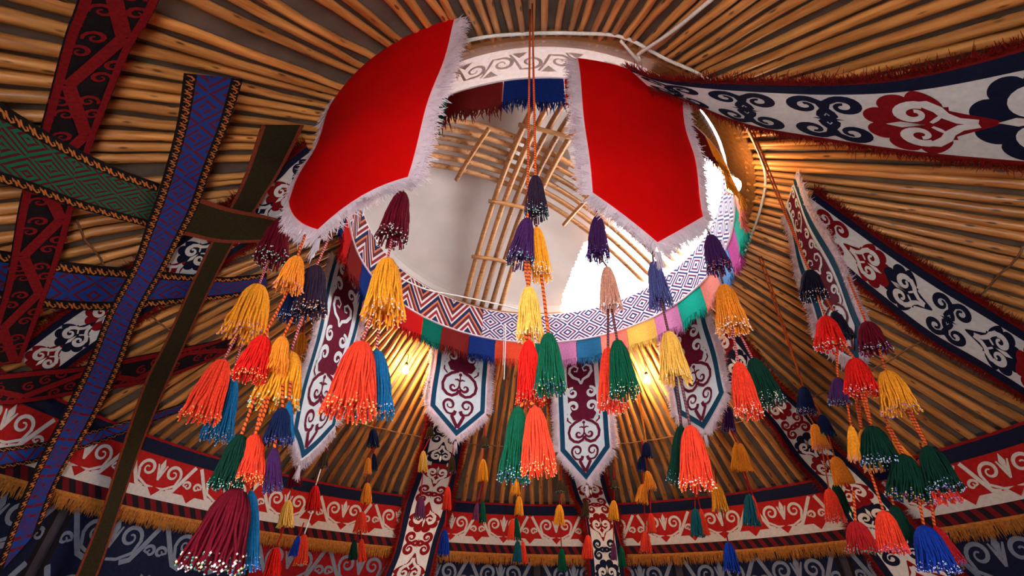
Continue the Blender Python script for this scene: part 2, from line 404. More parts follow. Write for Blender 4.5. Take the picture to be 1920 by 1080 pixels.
for z, w in ((3.70, .010), (4.035, .006)): mb.lathe([(RB+.004+w*math.cos(2*PI*j/8), z+w*math.sin(2*PI*j/8)) for j in range(9)], FLUFF, 120, (CX, CY, 0))
mb.build('piping', band, inv=inv)
KC = {'red': (.50, .012, .012), 'green': (.005, .13, .09), 'maroon': (.19, .015, .014), 'navy': (.012, .03, .17), 'coral': (.72, .07, .03), 'pink': (.62, .22, .42), 'blue': (.03, .16, .32), 'salmon': (.75, .24, .19), 'yellow': (.75, .50, .11), 'jade': (.01, .38, .28), 'magenta': (.60, .10, .36), 'sky': (.15, .32, .62), 'amber': (.80, .36, .03)}
KN = {k: mat('knit_'+k, c, .95, .15, 90, trans=.4, spec=.05, bump=.5) for k, c in KC.items()}
blocks = [(149, 136, 'red'), (136, 127, 'green'), (127, 115, 'maroon'), (115, 104, 'navy'), (104, 92, 'coral'), (92, 80, 'green'), (80, 71, 'pink'), (71, 61, 'blue'), (61, 50, 'salmon'), (50, 38, 'yellow'), (38, 27, 'pink'), (27, 15, 'jade'), (15, 5, 'salmon'), (5, -5, 'sky'), (-5, -14, 'magenta'), (-14, -23, 'jade'), (-23, -32, 'salmon'), (-32, -42, 'amber'), (-42, -50, 'amber'), (-50, -62, 'maroon'), (-62, -74, 'coral'), (-74, -88, 'red'), (-88, -101, 'navy'), (-101, -114, 'maroon'), (-114, -127, 'green'), (-127, -140, 'yellow'), (-140, -152, 'coral'), (-152, -164, 'navy'), (-164, -176, 'red'), (184, 172, 'maroon'), (172, 160, 'navy'), (160, 149, 'red')]
for a1, a0, c in blocks:
    mb = MB(); m = KN[c]; aa = np.linspace(a0+.12, a1-.12, 9); zz = np.linspace(3.70, 3.495, 5)
    sg = random.uniform(-.5, .5)
    rr = lambda a, z: RB + .004 + .012*math.sin(a*.5+sg)*(3.7-z)/.17
    for q in (0, .006): mb.grid([[polar(rr(a, z)+q, a, z) for a in aa] for z in zz], m)
    for _ in range(90):
        a = random.uniform(a0, a1); P = polar(rr(a, 3.495)+random.uniform(0, .006), a, 3.50)
        mb.strand(P, (random.uniform(-.15, .15), random.uniform(-.15, .15), -1), random.uniform(.055, .095), m, .0045, np.array([1., 0, 0]))
    mb.build('knitted_fringe', band, inv=inv)
# white cord tied around the rim and rope run up to a pole
mb = MB(); mb.tube(smooth_poly([polar(1.615+.012*(k % 3), a, 3.80-.02*(k % 2)) for k, a in enumerate(range(-150, 31, 9))], 90), .009, ROPEW, 7)
tag(mb.build('rim_rope'), 'thin white cord strung around the outside of the crown rim', 'rope')
mb = MB(); a_, b_, c_ = cone(1345, -10, .03), cone(1195, 103, .03), cone(1163, 76, .03)
mb.tube(smooth_poly([a_, (a_+b_)/2+np.array([0, 0, -.02]), b_], 30), .010, ROPEW, 7); mb.tube(smooth_poly([b_, b_+np.array([.01, .02, -.03]), c_], 10), .008, ROPEW, 7)
tag(mb.build('white_rope'), 'twisted white rope knotted at the rim above the red banner with ornate ribbon', 'rope')
mb = MB(); mb.tube([polar(2.72+.01*math.sin(a), a, ZO-(2.72-RO)*KS-.008) for a in np.linspace(-20, 200, 120)], .006, mat('brown_twine', (.22, .10, .05), .9), 6)
tag(mb.build('roof_twine'), 'thin brown twine tied across the far roof poles just above the wall band', 'twine')

def pline(name, px, r, rad, label, cat):
    mb = MB(); mb.tube(smooth_poly([cyl(x, y, q) for (x, y), q in zip(px, r)], 40), rad, ROPEW, 6); return tag(mb.build(name), label, cat)
pline('crown_rope', [(748, 520), (800, 543), (865, 556), (940, 572), (1010, 590), (1062, 600)], [1.36, 1.34, 1.33, 1.33, 1.34, 1.36], .007, 'thin whitish rope stretched inside the crown just above the chevron band', 'rope')
pline('hanging_string', [(945, 607), (944, 650), (943, 685)], [1.38]*3, .004, 'short white string hanging over the crown band fringe, left of the middle cords', 'string')
pline('hanging_string', [(948, 608), (947, 660), (945, 712)], [1.36]*3, .005, 'longer white string hanging over the crown band fringe, left of the middle cords', 'string')
# ------------------------------------------------------------------ cloth strips laid between two edges
def strip_map(eA, eB, offs, n, smooth=True):
    A = smooth_poly([surf(*p, o) for p, o in zip(eA, offs)], n); B = smooth_poly([surf(*p, o) for p, o in zip(eB, offs)], n)
    return strip_map3(A, B)
def strip_map3(A, B):
    n = len(A); M = (A+B)/2; s = np.r_[0, np.cumsum(np.linalg.norm(np.diff(M, axis=0), axis=1))]
    W = float(np.mean(np.linalg.norm(A-B, axis=1))); N = []
    for i in range(n):
        t = M[min(i+1, n-1)]-M[max(i-1, 0)]; nn = np.cross(t, B[i]-A[i]); nn /= np.linalg.norm(nn)
        if nn.dot(np.array([CX, CY, 1.6])-M[i]) < 0: nn = -nn
        N.append(nn)
    N = np.array(N)
    def f(x, y, off=0.):                                # x along (m), y 0..1 across
        i = np.interp(x, s, np.arange(n)); k = min(int(i), n-2); q = i-k
        a = A[k]*(1-q)+A[k+1]*q; b = B[k]*(1-q)+B[k+1]*q; nn = N[k]*(1-q)+N[k+1]*q
        return a*(1-y)+b*y + nn*off
    return f, float(s[-1]), W
def strip(mb, f, L, W, y0, y1, m, off=0., th=.006, nx=60, ny=4, x0=0., x1=None, back=None):
    X = np.linspace(x0, L if x1 is None else x1, nx); Y = np.linspace(y0, y1, ny)
    mb.grid([[f(x, y, off) for y in Y] for x in X], m, [[(x, y*W) for y in Y] for x in X])
    mb.grid([[f(x, y, off-th) for y in Y] for x in X], back or m, [[(x, y*W) for y in Y] for x in X], flip=True)
    for y in (y0, y1): mb.grid([[f(x, y, off), f(x, y, off-th)] for x in X], m)
def fringe_edge(mb, f, L, W, y, out, ln, m, per_m=260, r=.004, x0=0, x1=None):
    for _ in range(int((L if x1 is None else x1-x0)*per_m)):
        x = random.uniform(x0, L if x1 is None else x1); P = f(x, y, 0.002); d = f(x, y+out*.1, 0)-f(x, y, 0); d /= np.linalg.norm(d)
        t = f(min(x+.01, L), y)-f(max(x-.01, 0), y); t /= np.linalg.norm(t); nn = np.cross(d, t)
        d = d + t*random.uniform(-.5, .5) + nn*random.uniform(-.5, .5); d /= np.linalg.norm(d)
        mb.strand(P, d, ln*random.uniform(.6, 1.25), m, r, np.cross(d, t+nn*.1)/np.linalg.norm(np.cross(d, t+nn*.1)), .35)

# -- motifs; coordinates are (along, across) in units of the white field's width, centred
def m_cloud(mb, fm, cx, col, whi, s=1., dirn=1):
    T = lambda pts: [(cx+dirn*p[1]*s, p[0]*s) for p in pts]
    out = []
    for t in np.linspace(0, 2*PI, 109):
        up = math.sin(t); r = .38+.085*abs(math.sin(4.5*(t-PI/2)))**.7 if up > -.55 else .36
        x, y = r*1.14*math.cos(t), r*1.08*up
        if up < 0: x *= (1+up*.72)
        if up < -.55: y -= .20*((-up-.55)/.45)**1.4
        out.append((x, y+.03))
    blob(mb, fm, (cx, 0), T(out[:-1]), col, .003)
    for sg in (1, -1):
        S = lambda pts: T([(sg*p[0], p[1]) for p in pts])
        stroke(mb, fm, S([(0.015, -.40), (.05, -.26), (.13, -.17), (.22, -.13), (.31, -.04)] + curl((.175, .07), .145, -.55, 1.05, 22, .30)), .115*s, whi, .006)
        stroke(mb, fm, S([(.03, -.05), (.08, -.10), (.15, -.16)]), .05*s, whi, .006)
    blob(mb, fm, (cx, 0), T([(0, .33), (.05, .20), (0, .06), (-.05, .20)]), whi, .006)
def m_scrolls(mb, fm, cx, col, s=1.):
    T = lambda pts: [(cx+p[1]*s, p[0]*s) for p in pts]
    for sx in (1, -1):
        for sy in (1, -1):
            S = lambda pts: T([(sx*p[0], sy*p[1]) for p in pts])
            stroke(mb, fm, S([(0, .02), (.07, .07), (.13, .05), (.22, .0), (.34, .03), (.41, .12)] + curl((.27, .19), .155, -.25, 1.05, 22, .28)), .115*s, col, .003)
    blob(mb, fm, (cx, 0), T([(.11, 0), (.03, .03), (0, .16), (-.03, .03), (-.11, 0), (-.03, -.03), (0, -.16), (.03, -.03)]), col, .003)

def felt_ribbon(eA, eB, label, off, borders=(1, 1), fringes=(1, 1), phase=0., order='rsns', x_fr=None, whi=None):
    f, L, W = strip_map(eA, eB, off if hasattr(off, '__len__') else [off]*len(eA), 90)
    mid = f(L*.3, .5); root, inv = thing('felt_ribbon', mid, label, 'ribbon', 'ornamented felt ribbons laid under the roof poles')
    bw = .13
    y0, y1 = (bw if borders[0] else .02), (1-bw if borders[1] else .98)
    mb = MB(); strip(mb, f, L, W, y0, y1, whi or CREAM, .004, nx=90, ny=6)
    fw = (y1-y0)*W
    fm = lambda x, y, o: f(min(max(x, 0), L), (y0+y1)/2 + y/W, .004+o)
    x = phase*fw; k = 0
    while x < L-.1:
        c = order[k % len(order)]
        if c == 'r': m_cloud(mb, fm, x, DRED, whi or CREAM, fw)
        elif c == 'R': m_cloud(mb, fm, x, DRED, whi or CREAM, fw, -1)
        elif c == 'n': m_cloud(mb, fm, x, NAVY, whi or CREAM, fw)
        elif c == 'N': m_cloud(mb, fm, x, NAVY, whi or CREAM, fw, -1)
        elif c == 's': m_scrolls(mb, fm, x, DRED, fw)
        elif c == 'S': m_scrolls(mb, fm, x, NAVY, fw)
        x += fw*.86; k += 1
    mb.build('felt_panel', root, inv=inv)
    for k, (a, b) in enumerate(((0, bw), (1-bw, 1))):
        if borders[k]:
            mb = MB(); strip(mb, f, L, W, a, b, NAVY, .006, nx=90, ny=3); mb.build('border', root, inv=inv)
        if fringes[k]:
            mb = MB(); strip(mb, f, L, W, a-.05 if k == 0 else b-.01, a+.01 if k == 0 else b+.05, DREDF, .002, nx=90, ny=2)
            fringe_edge(mb, f, L, W, a-.02 if k == 0 else b+.02, -1 if k == 0 else 1, .052, DREDF, 720, .0024); mb.build('thread_fringe', root, inv=inv)
    return root

felt_ribbon([(1180, 128), (1250, 150), (1400, 158), (1560, 160), (1720, 145), (1930, 92), (2090, 40), (2330, -45)], [(1215, 160), (1275, 182), (1400, 232), (1540, 258), (1720, 285), (1930, 305), (2090, 318), (2330, 335)],
            'wide ornamented felt ribbon with red fringe sagging beside the right-hand red banner', [.27, .27, .25, .21, .18, .16, .12, .10], borders=(1, 0), phase=.45, order='SSSRNsr')
felt_ribbon([(1525, 360), (1600, 415), (1690, 478), (1765, 527), (1840, 572), (1990, 665), (2250, 822)], [(1500, 440), (1565, 490), (1635, 550), (1740, 632), (1840, 690), (1990, 785), (2250, 950)],
            'ornamented felt ribbon behind the fringed banner at the far right of the roof', .10, phase=.55, order='srNSnRs')
felt_ribbon([(1362, 602), (1400, 650), (1450, 715), (1520, 780), (1560, 835), (1630, 900), (1705, 980), (1780, 1060), (1830, 1120)], [(1318, 662), (1340, 690), (1400, 742), (1450, 795), (1495, 860), (1550, 920), (1600, 995), (1660, 1080), (1700, 1140)],
            'ornamented felt ribbon running down to the wall behind the crowd of tassels', .10, phase=.3, order='rNSrsNR')
felt_ribbon([(1020, 700), (1040, 780), (1075, 919), (1092, 958), (1104, 1030), (1110, 1100), (1113, 1160)], [(1085, 700), (1105, 780), (1139, 919), (1153, 958), (1164, 1030), (1174, 1100), (1182, 1160)],
            'ornamented felt ribbon below the middle pointed white banner reaching the wall', .10, phase=.4, order='rsRSNs')
felt_ribbon([(835, 680), (820, 740), (801, 808), (784, 885), (762, 947), (743, 1030), (723, 1080), (700, 1150)], [(900, 690), (885, 750), (865, 835), (854, 891), (840, 958), (820, 1016), (805, 1080), (785, 1150)],
            'ornamented felt ribbon below the left one of two frontal white banners', .10, phase=.2, order='srNSnRsr')
felt_ribbon([(575, 274), (540, 302), (500, 338), (340, 445), (130, 585), (55, 640), (25, 662)], [(615, 338), (582, 366), (545, 402), (390, 507), (190, 642), (120, 692), (88, 715)],
            'ornamented felt ribbon half hidden behind the net of crossing woven straps', .035, phase=.3, order='nrnrnrnr')

# ------------------------------------------------------------------ pointed banners
ORN_W = mat('white_printed_cloth', (.74, .76, .78), .9, .05, 40, trans=.30, spec=.1)
def banner(TL, TR, LL, RL, tip, label, bow=0., tan_top=0., back=True):
    """corners as (r, az, z); az falls from left to right as seen from inside the far side"""
    W = (TL[0]+TR[0])/2*math.radians(abs(TL[1]-TR[1])); H = ((TL[2]-LL[2])+(TR[2]-RL[2]))/2
    zsh = lambda q: LL[2]*(1-q)+RL[2]*q
    tq = (tip[1]-LL[1])/(RL[1]-LL[1]); T = zsh(tq)-tip[2]; Xt = (tq-.5)*W
    def fm(X, Y, off=0.):
        q = X/W+.5; v = min(Y/H, 1.); w = max(0., (Y-H)/T)
        top = np.array(TL)*(1-q)+np.array(TR)*q; low = np.array(LL)*(1-q)+np.array(RL)*q
        p = top*(1-v)+low*v; z = p[2]
        if w > 0: z = zsh(q)*(1-w)+tip[2]*w if w <= 1 else tip[2]-(w-1)*T
        r = p[0] - off + bow*math.sin(PI*min(1, v*.8+.1))*(1-(2*q-1)**2)*.5 + .010*math.sin(3*v*PI+q*2)
        return polar(r, p[1], z)
    root, inv = thing('pointed_banner', fm(0, 0), label, 'banner', 'pointed felt banners hung around the crown')
    # outline helper
    def halfw(Y, ins):
        if Y <= H: return -W/2+ins, W/2-ins
        w = (Y-H)/T; return (-W/2)*(1-w)+Xt*w, (W/2)*(1-w)+Xt*w
    def sheet(ins, m, off, topins=0.):
        Ha, Ta = H-ins*.35, T-ins*.9; P = []
        for Y in np.r_[np.linspace(topins, Ha, 16), Ha+np.linspace(0, Ta, 10)[1:]]:
            w = max(0, (Y-Ha)/Ta); l = (-W/2+ins)*(1-w)+Xt*w; rr = (W/2-ins)*(1-w)+Xt*w
            P.append([fm(l+(rr-l)*t, Y, off) for t in np.linspace(0, 1, 13)])
        return P
    mb = MB(); mb.grid(sheet(.0, ORN_W, 0), ORN_W); mb.grid(sheet(.012, TEAL, .003), TEAL); mb.grid(sheet(.058, ORN_W, .006), ORN_W)
    # ornament, in half-widths from the tip upwards
    hw = W/2-.055; tipY = H+T-.06
    def om(x, y, off): return fm(Xt*max(0, 1-y*hw/T) + x*hw, tipY-y*hw, .006+off)
    ymax = (tipY-.02)/hw
    def rows(y0, y1, w):                                  # solid maroon ground of the upper part
        yy = np.linspace(y0, y1, 16); mb.grid([[om(x*w(y), y, .003) for x in np.linspace(-1, 1, 9)] for y in yy], MAROON)
    rows(2.62, min(ymax, 20), lambda y: .74 if y > 3.0 else .50+.24*(y-2.62)/.38)
    for sg in (1, -1):
        S = lambda pts: [(sg*p[0], p[1]) for p in pts]
        wd = .135
        stroke(mb, om, S([(0, .13), (.13, .36), (.25, .60), (.16, .70), (.11, .84)]), wd*1.1, MAROON, .003, taper=False)
        stroke(mb, om, S([(.11, .76), (.30, .68), (.47, .72), (.60, .88)] + curl((.38, 1.08), .27, -.5, 1.12, 26, .3)), wd*.9, MAROON, .003)
        stroke(mb, om, S([(0, 2.90), (.14, 2.62), (.42, 2.50), (.68, 2.28), (.77, 2.0), (.72, 1.74), (.52, 1.55), (.30, 1.50), (.08, 1.62), (0, 1.80)]), wd, MAROON, .003, taper=False)
        stroke(mb, om, S([(0, 1.98), (.06, 1.84)] + curl((.27, 1.90), .185, PI*1.15, .95, 22, .25)), wd*.85, MAROON, .003)
        stroke(mb, om, S([(0, 2.18), (.10, 2.26), (.24, 2.24)]), wd*.7, MAROON, .003)
        stroke(mb, om, S([(.62, 2.45), (.80, 2.60), (.80, 2.95)]), wd*.7, MAROON, .003)
        y = 3.0
        while y < ymax-.5:
            stroke(mb, om, S([(.80, y-.25), (.70, y-.02)] + curl((.46, y+.28), .28, -.9, 1.15, 26, .3)), .18, ORN_W, .006)
            stroke(mb, om, S(curl((.47, y+1.0), .27, PI*.55, -1.25, 26, .3)), .17, ORN_W, .006)
            if y+2.4 < ymax:
                stroke(mb, om, S([(0, y+1.45), (.12, y+1.70), (.40, y+1.84), (.60, y+2.12), (.55, y+2.40), (.32, y+2.52), (.12, y+2.36), (.20, y+2.16), (.34, y+2.20)]), .16, ORN_W, .006)
            y += 2.75
    stroke(mb, om, [(0, 1.86), (0, 2.52)], .12, MAROON, .003); disc(mb, om, (0, 2.48), .08, MAROON, .003)
    mb.build('printed_front', root, inv=inv)
    mb = MB(); mb.grid(sheet(0, RED, -.008), RED); mb.build('red_backing', root, inv=inv)
    mb = MB(); paths = [((-W/2, H*.02), (-W/2, H), (-1, 0)), ((-W/2, H), (Xt, H+T), (-.6, .8)), ((Xt, H+T), (W/2, H), (.6, .8)), ((W/2, H), (W/2, H*.02), (1, 0))]
    for a, b, d in paths:
        a, b, d = np.array(a), np.array(b), np.array(d); ln = np.linalg.norm(b-a); nn = max(6, int(ln/.05)); dd = d/np.linalg.norm(d)
        for th in (.0, -.012): mb.grid([[fm(*(a+(b-a)*t + dd*w), -.002+th) for w in (-.006, .02, .042)] for t in np.linspace(0, 1, nn)], FLUFF)
        for _ in range(int(ln*1000)):
            t = random.random(); p = a+(b-a)*t + dd*random.uniform(.0, .035); q = p + dd*.02
            P0 = fm(*p, random.uniform(-.016, .008)); dv = fm(*q, 0)-fm(*p, 0); dv /= np.linalg.norm(dv)
            dv = dv + np.array([random.uniform(-.35, .35), random.uniform(-.35, .35), random.uniform(-.5, .12)]); dv /= np.linalg.norm(dv)
            sd = np.cross(dv, (.3, .5, .8)); sd /= np.linalg.norm(sd)
            mb.strand(P0, dv, random.uniform(.025, .052), FLUFF, .0024, sd, .3)
    for w in range(40):
        dv = np.array([random.uniform(-.12, .12), random.uniform(-.12, .12), -1.]); mb.strand(fm(Xt+random.uniform(-.012, .012), H+T+.03), dv, random.uniform(.05, .10), FLUFF, .003, np.array([1., 0, 0]), .15)
    mb.build('fluffy_fringe', root, inv=inv)
    return fm
def cylr(P): return (math.hypot(P[0]-CX, P[1]-CY), math.degrees(math.atan2(P[1]-CY, P[0]-CX)), P[2])
banner(cylr(cone(634, 180)), cylr(cone(858, 40)), cylr(cyl(545, 380, 1.76, False)), cylr(cyl(768, 335, 1.78, False)), (1.755, -120.5, 2.46), 'red-backed pointed banner with white fringe hanging at left from the roof poles above the crown', bow=.05)
banner((1.485, -85.6, 3.80), (1.485, -61.2, 3.76), (1.485, -85.6, 2.745), (1.485, -65.2, 2.77), (1.485, -76.0, 2.525), 'red-backed pointed banner with white fringe hanging right of the middle tassel cords')
banner((1.62, 80, 3.80), (1.62, 62.5, 3.80), (1.62, 80, 2.66), (1.62, 63, 2.66), (1.62, 71.8, 2.385), 'long white pointed banner with maroon ornament hanging in the middle between tassel cords')
banner((1.60, 125, 3.80), (1.60, 105, 3.80), (1.60, 125, 2.95), (1.60, 105, 2.98), (1.60, 114.6, 2.71), 'white pointed banner with maroon ornament left of the middle banner near the left lit bulb')
banner((1.62, 176, 3.72), (1.62, 157, 3.72), (1.60, 172, 2.31), (1.60, 157, 2.50), (1.60, 166, 2.18), 'narrow slanted white pointed banner behind the left cluster of yellow and red tassels')
banner((1.60, 40, 3.78), (1.60, 22, 3.78), (1.60, 40, 2.82), (1.60, 22, 2.84), (1.60, 32, 2.62), 'white pointed banner behind the yellow tassel near the right lit bulb')
banner((1.75, -16, 3.72), (1.78, -27, 3.72), (1.75, -9, 2.84), (1.78, -27, 2.58), (1.76, -19.5, 2.50), 'white pointed banner with pinkish fringe hanging among the right-hand tassels near the roof ribbon')

# ------------------------------------------------------------------ woven straps of the net at the left
def sscroll(mb, f, L, W, yc, m, amp, pitch, off):
    x = pitch/2; fm = lambda a, b, o: f(min(max(a, 0), L), yc+b/W, off)
    while x < L-pitch/2:
        stroke(mb, fm, [(x-pitch*.48, -amp), (x-pitch*.38, amp*.2), (x-pitch*.1, amp), (x+pitch*.1, amp*.5), (x, -amp*.2), (x-pitch*.08, .0)], amp*.55, m, off, n=6)
        stroke(mb, fm, [(x+pitch*.48, amp), (x+pitch*.38, -amp*.2), (x+pitch*.1, -amp), (x+pitch*.22, -amp*.1)], amp*.55, m, off); x += pitch
def strap(eA, eB, label, off, kind):
    f, L, W = strip_map(eA, eB, [off]*len(eA), 70); root, inv = thing('woven_strap', f(L/2, .5), label, 'strap', 'woven straps crossing in a net under the roof')
    fm = lambda a, b, o: f(min(max(a, 0), L), b, o)
    if kind == 'red':
        mb = MB(); strip(mb, f, L, W, .0, 1., BLACK, nx=70)
        x = 0; k = 0; P = .30
        while x < L:
            a, b = (.24, .80) if k % 2 == 0 else (.80, .24)
            g = lambda q, w, o: f(min(max(q, 0), L), w/W, .003)
            stroke(mb, g, [(x, a*W), (x+P, b*W)], .045, STRAPRED, .003, taper=False)
            for t, yy in ((.18, .5), (.45, .62), (.70, .5)):
                for sgn in (1, -1):
                    cx_, cy_ = x+P*t+.03*sgn, (a+(b-a)*t)*W + sgn*.055
                    if .16*W < cy_ < .86*W: stroke(mb, g, curl((cx_, cy_), .036, sgn*1.2, 1.3*sgn, 16), .016, STRAPRED, .003)
            x += P; k += 1
        mb.build('woven_panel', root, inv=inv)
        for y0, y1 in ((.02, .16), (.86, .98)):
            mb = MB(); strip(mb, f, L, W, y0, y1, STRAPRED, .003, nx=70, ny=2); sscroll(mb, f, L, W, (y0+y1)/2, DRED, .012, .05, .005); mb.build('border', root, inv=inv)
        return
    panel = {'blue': BLUEM, 'green': GREENM, 'olive': OLIVE}[kind]
    bw = {'olive': .10, 'green': .17}.get(kind, .21)
    mb = MB(); strip(mb, f, L, W, bw, 1-bw, panel, .002, nx=70); mb.build('woven_panel', root, inv=inv)
    for y0, y1 in ((0, bw), (1-bw, 1)):
        mb = MB(); strip(mb, f, L, W, y0, y1, {'olive': mat('rust_wool', (.20, .03, .012), .95, .3, 80)}.get(kind, BLACK), .003, nx=70, ny=2)
        if kind != 'olive': sscroll(mb, f, L, W, (y0+y1)/2, ORANGE_W, bw*W*.30, .055, .006)
        mb.build('border', root, inv=inv)
strap([(165, -60), (140, 20), (120, 75), (82, 220), (38, 375), (8, 540), (-40, 690)], [(312, -30), (285, 30), (250, 85), (215, 165), (165, 300), (107, 500), (40, 680)], 'red and black woven strap with zigzag scrolls, upright at the far left', .12, 'red')
strap([(345, 138), (330, 240), (300, 350), (272, 430), (248, 500), (200, 590), (160, 690), (110, 790), (60, 890), (20, 990), (-15, 1090)], [(455, 150), (430, 230), (398, 310), (370, 390), (338, 450), (312, 500), (262, 590), (225, 690), (175, 790), (115, 890), (75, 990), (45, 1090)], 'long blue woven strap with orange scroll borders hanging in front of the green one', .17, 'blue')
strap([(490, 235), (450, 350), (395, 455), (355, 540), (310, 640), (270, 720), (225, 850), (190, 960), (150, 1060), (120, 1130)], [(570, 235), (520, 330), (440, 455), (395, 540), (345, 650), (305, 740), (268, 830), (230, 940), (190, 1060), (160, 1130)], 'dark olive woven strap with thin rust borders hanging nearest to the red banner', .13, 'olive')
strap([(-60, 165), (0, 193), (75, 240), (150, 282), (225, 318), (300, 345)], [(-60, 330), (0, 343), (60, 360), (130, 385), (200, 405), (275, 425)], 'wide green woven strap with orange scroll borders crossing the red upright strap', .145, 'green')
strap([(310, 352), (370, 370), (430, 390), (500, 405), (545, 418)], [(300, 432), (345, 440), (420, 455), (510, 452), (550, 445)], 'short dark olive woven strap running from the blue upright strap to a maroon tassel', .155, 'olive')
strap([(-60, 462), (0, 470), (60, 480), (115, 490), (200, 500), (280, 508), (360, 515), (430, 520), (500, 512)], [(-60, 555), (0, 562), (60, 573), (120, 580), (200, 581), (300, 573), (400, 562), (450, 555), (500, 545)], 'blue woven strap with orange scroll borders lying crosswise below the green one', .10, 'blue')
strap([(-60, 708), (0, 702), (75, 694), (150, 688), (225, 675), (300, 660), (400, 640), (450, 620)], [(-60, 765), (0, 760), (70, 752), (140, 740), (220, 728), (300, 712), (375, 685), (440, 655)], 'narrow red and black woven strap lying crosswise above the ornate wall band', .085, 'red')
strap([(-60, 852), (0, 840), (75, 830), (150, 812), (215, 795), (285, 775), (345, 755), (420, 725)], [(-60, 890), (0, 880), (75, 865), (150, 843), (215, 820), (285, 792), (345, 770), (420, 740)], 'narrow blue woven strap lying crosswise lowest in the net', .06, 'blue')

# ------------------------------------------------------------------ band around the wall top, and hangings below
AZ0, AZ1 = -40, 220
wb, inv = thing('wall_band', polar(RW-.04, 90, 2.3), 'red felt band with white scrolls and gold fringe around the wall top', 'band'); wb['kind'] = 'thing'
def arcmap(r): return lambda x, y, off=0.: polar(r-off, AZ1-math.degrees(x/r), y)
RBW = RW-.015; am = arcmap(RBW); LA = math.radians(AZ1-AZ0)*RBW
def arc(mb, z0, z1, m, off, n=120, nz=3):
    X = np.linspace(0, LA, n); Z = np.linspace(z0, z1, nz); mb.grid([[am(x, z, off) for x in X] for z in Z], m, [[(x, z) for x in X] for z in Z])
def scroll_unit(mb, fm, x, z0, h, m, p):
    q = lambda pts: [(x+a*h, z0+b*h) for a, b in pts]
    for sg in (1, -1):
        S = lambda pts: q([(sg*a, b) for a, b in pts])
        stroke(mb, fm, S([(.05, .06), (.30, .08), (.62, .25), (.72, .55)] + curl((.44, .58), .27, -.1, 1.35)), .10*h, m, .004)
        stroke(mb, fm, S([(.40, .02), (.62, .10), (.80, .40), (1.02, .80), (1.12, .97)]), .12*h, m, .004, taper=False)
        stroke(mb, fm, S([(.98, .30)] + curl((1.04, .34), .15, PI, -1.2, 18)), .08*h, m, .004)
        stroke(mb, fm, S([(0, .30), (.07, .55), (.16, .78)]), .09*h, m, .004)
    blob(mb, fm, (x, z0+.75*h), q([(0, .97), (.09, .75), (0, .45), (-.09, .75)]), m, .004)
CREAMB = mat('dimmed_cream_felt', (.56, .51, .49), .95, .10, 40, spec=.1)  # cream felt darkened in its colour to stand in for lens vignetting
mb = MB(); arc(mb, 2.175, 2.455, BANDRED, .0); arc(mb, 2.125, 2.20, CREAMB, .003)
p = .62; k = 0
while k*p < LA: scroll_unit(mb, am, k*p+.1, 2.19, .255, CREAMB, p); k += 1
k = 0
while k*.31 < LA:
    x = k*.31+.1; blob(mb, am, (x, 2.19), [(x-.055, 2.20), (x, 2.145), (x+.055, 2.20), (x, 2.215)], BANDRED, .006); k += 1
mb.build('ornamented_panel', wb, inv=inv)
mb = MB(); arc(mb, 2.45, 2.555, NAVY, .004); arc(mb, 2.555, 2.575, DRED, .006); mb.build('top_binding', wb, inv=inv)
mb = MB(); arc(mb, 2.035, 2.128, uvmat('red_black_tooth_weave', 'stripe', [((.13, .006, .010), 1), ((.012, .008, .014), 1)], (.10, 6.0)), .002); mb.build('tooth_strip', wb, inv=inv)
mb = MB(); arc(mb, 2.0, 2.04, GOLD, .006)
for _ in range(5200):
    x = random.uniform(0, LA); P = am(x, 2.02, .006+random.uniform(0, .006)); mb.strand(P, (random.uniform(-.1, .1), random.uniform(-.1, .1), -1), random.uniform(.07, .105), GOLD, .0045, np.array([1., 0, 0]), .12)
mb.build('thread_fringe', wb, inv=inv)
HANG = [(-30, 'n'), (-4, 'n'), (22, 'n'), (48, 'n'), (74, 'n'), (100, 'n'), (126, 'r'), (152, 'n'), (178, 'n'), (204, 'r')]
HL = {-4: 'dark navy wall hanging with grey scrolls in the far lower right corner', 22: 'dark navy wall hanging with grey scrolls behind the lowest royal blue tassel at right', 48: 'dark navy wall hanging with grey scrolls right of the middle ribbon', 74: 'dark navy wall hanging with grey scrolls behind the middle ribbon foot', 100: 'dark navy wall hanging with grey scrolls between the two middle ribbons', 126: 'dark red wall hanging with grey scrolls left of the left ribbon foot', 152: 'dark navy wall hanging with grey scrolls below the left cluster of tassels', 178: 'dark navy wall hanging with grey scrolls in the lower left corner'}
for az, c in HANG[1:-1]:
    a0, a1 = az-12.4, az+12.4; r = RW+.008; fmh = lambda x, y, off=0.: polar(r-off, az-math.degrees(x/r), y); w = math.radians(12.4)*r
    root, inv = thing('wall_hanging', polar(r, az, 1.5), HL[az], 'wall hanging', 'scroll patterned hangings on the wall'); root['kind'] = 'thing'; g = NAVY if c == 'n' else DRED
    mb = MB(); X = np.linspace(-w, w, 14); Z = np.linspace(.75, 2.06, 4)
    mb.grid([[fmh(x, z) for x in X] for z in Z], g); mb.grid([[fmh(x, z, -.006) for x in X] for z in Z], g, flip=True)
    for z0 in (1.66, 1.30, .94):
        for x in (-w*.49, w*.49): scroll_unit(mb, fmh, x, z0, .31, GREYW, 1)
    mb.build('felt_panel', root, inv=inv)
    for x in (-w, w-.03):
        mb = MB(); mb.grid([[fmh(x+q, z, .004) for q in (0, .03)] for z in Z], BLACK); mb.build('edging', root, inv=inv)
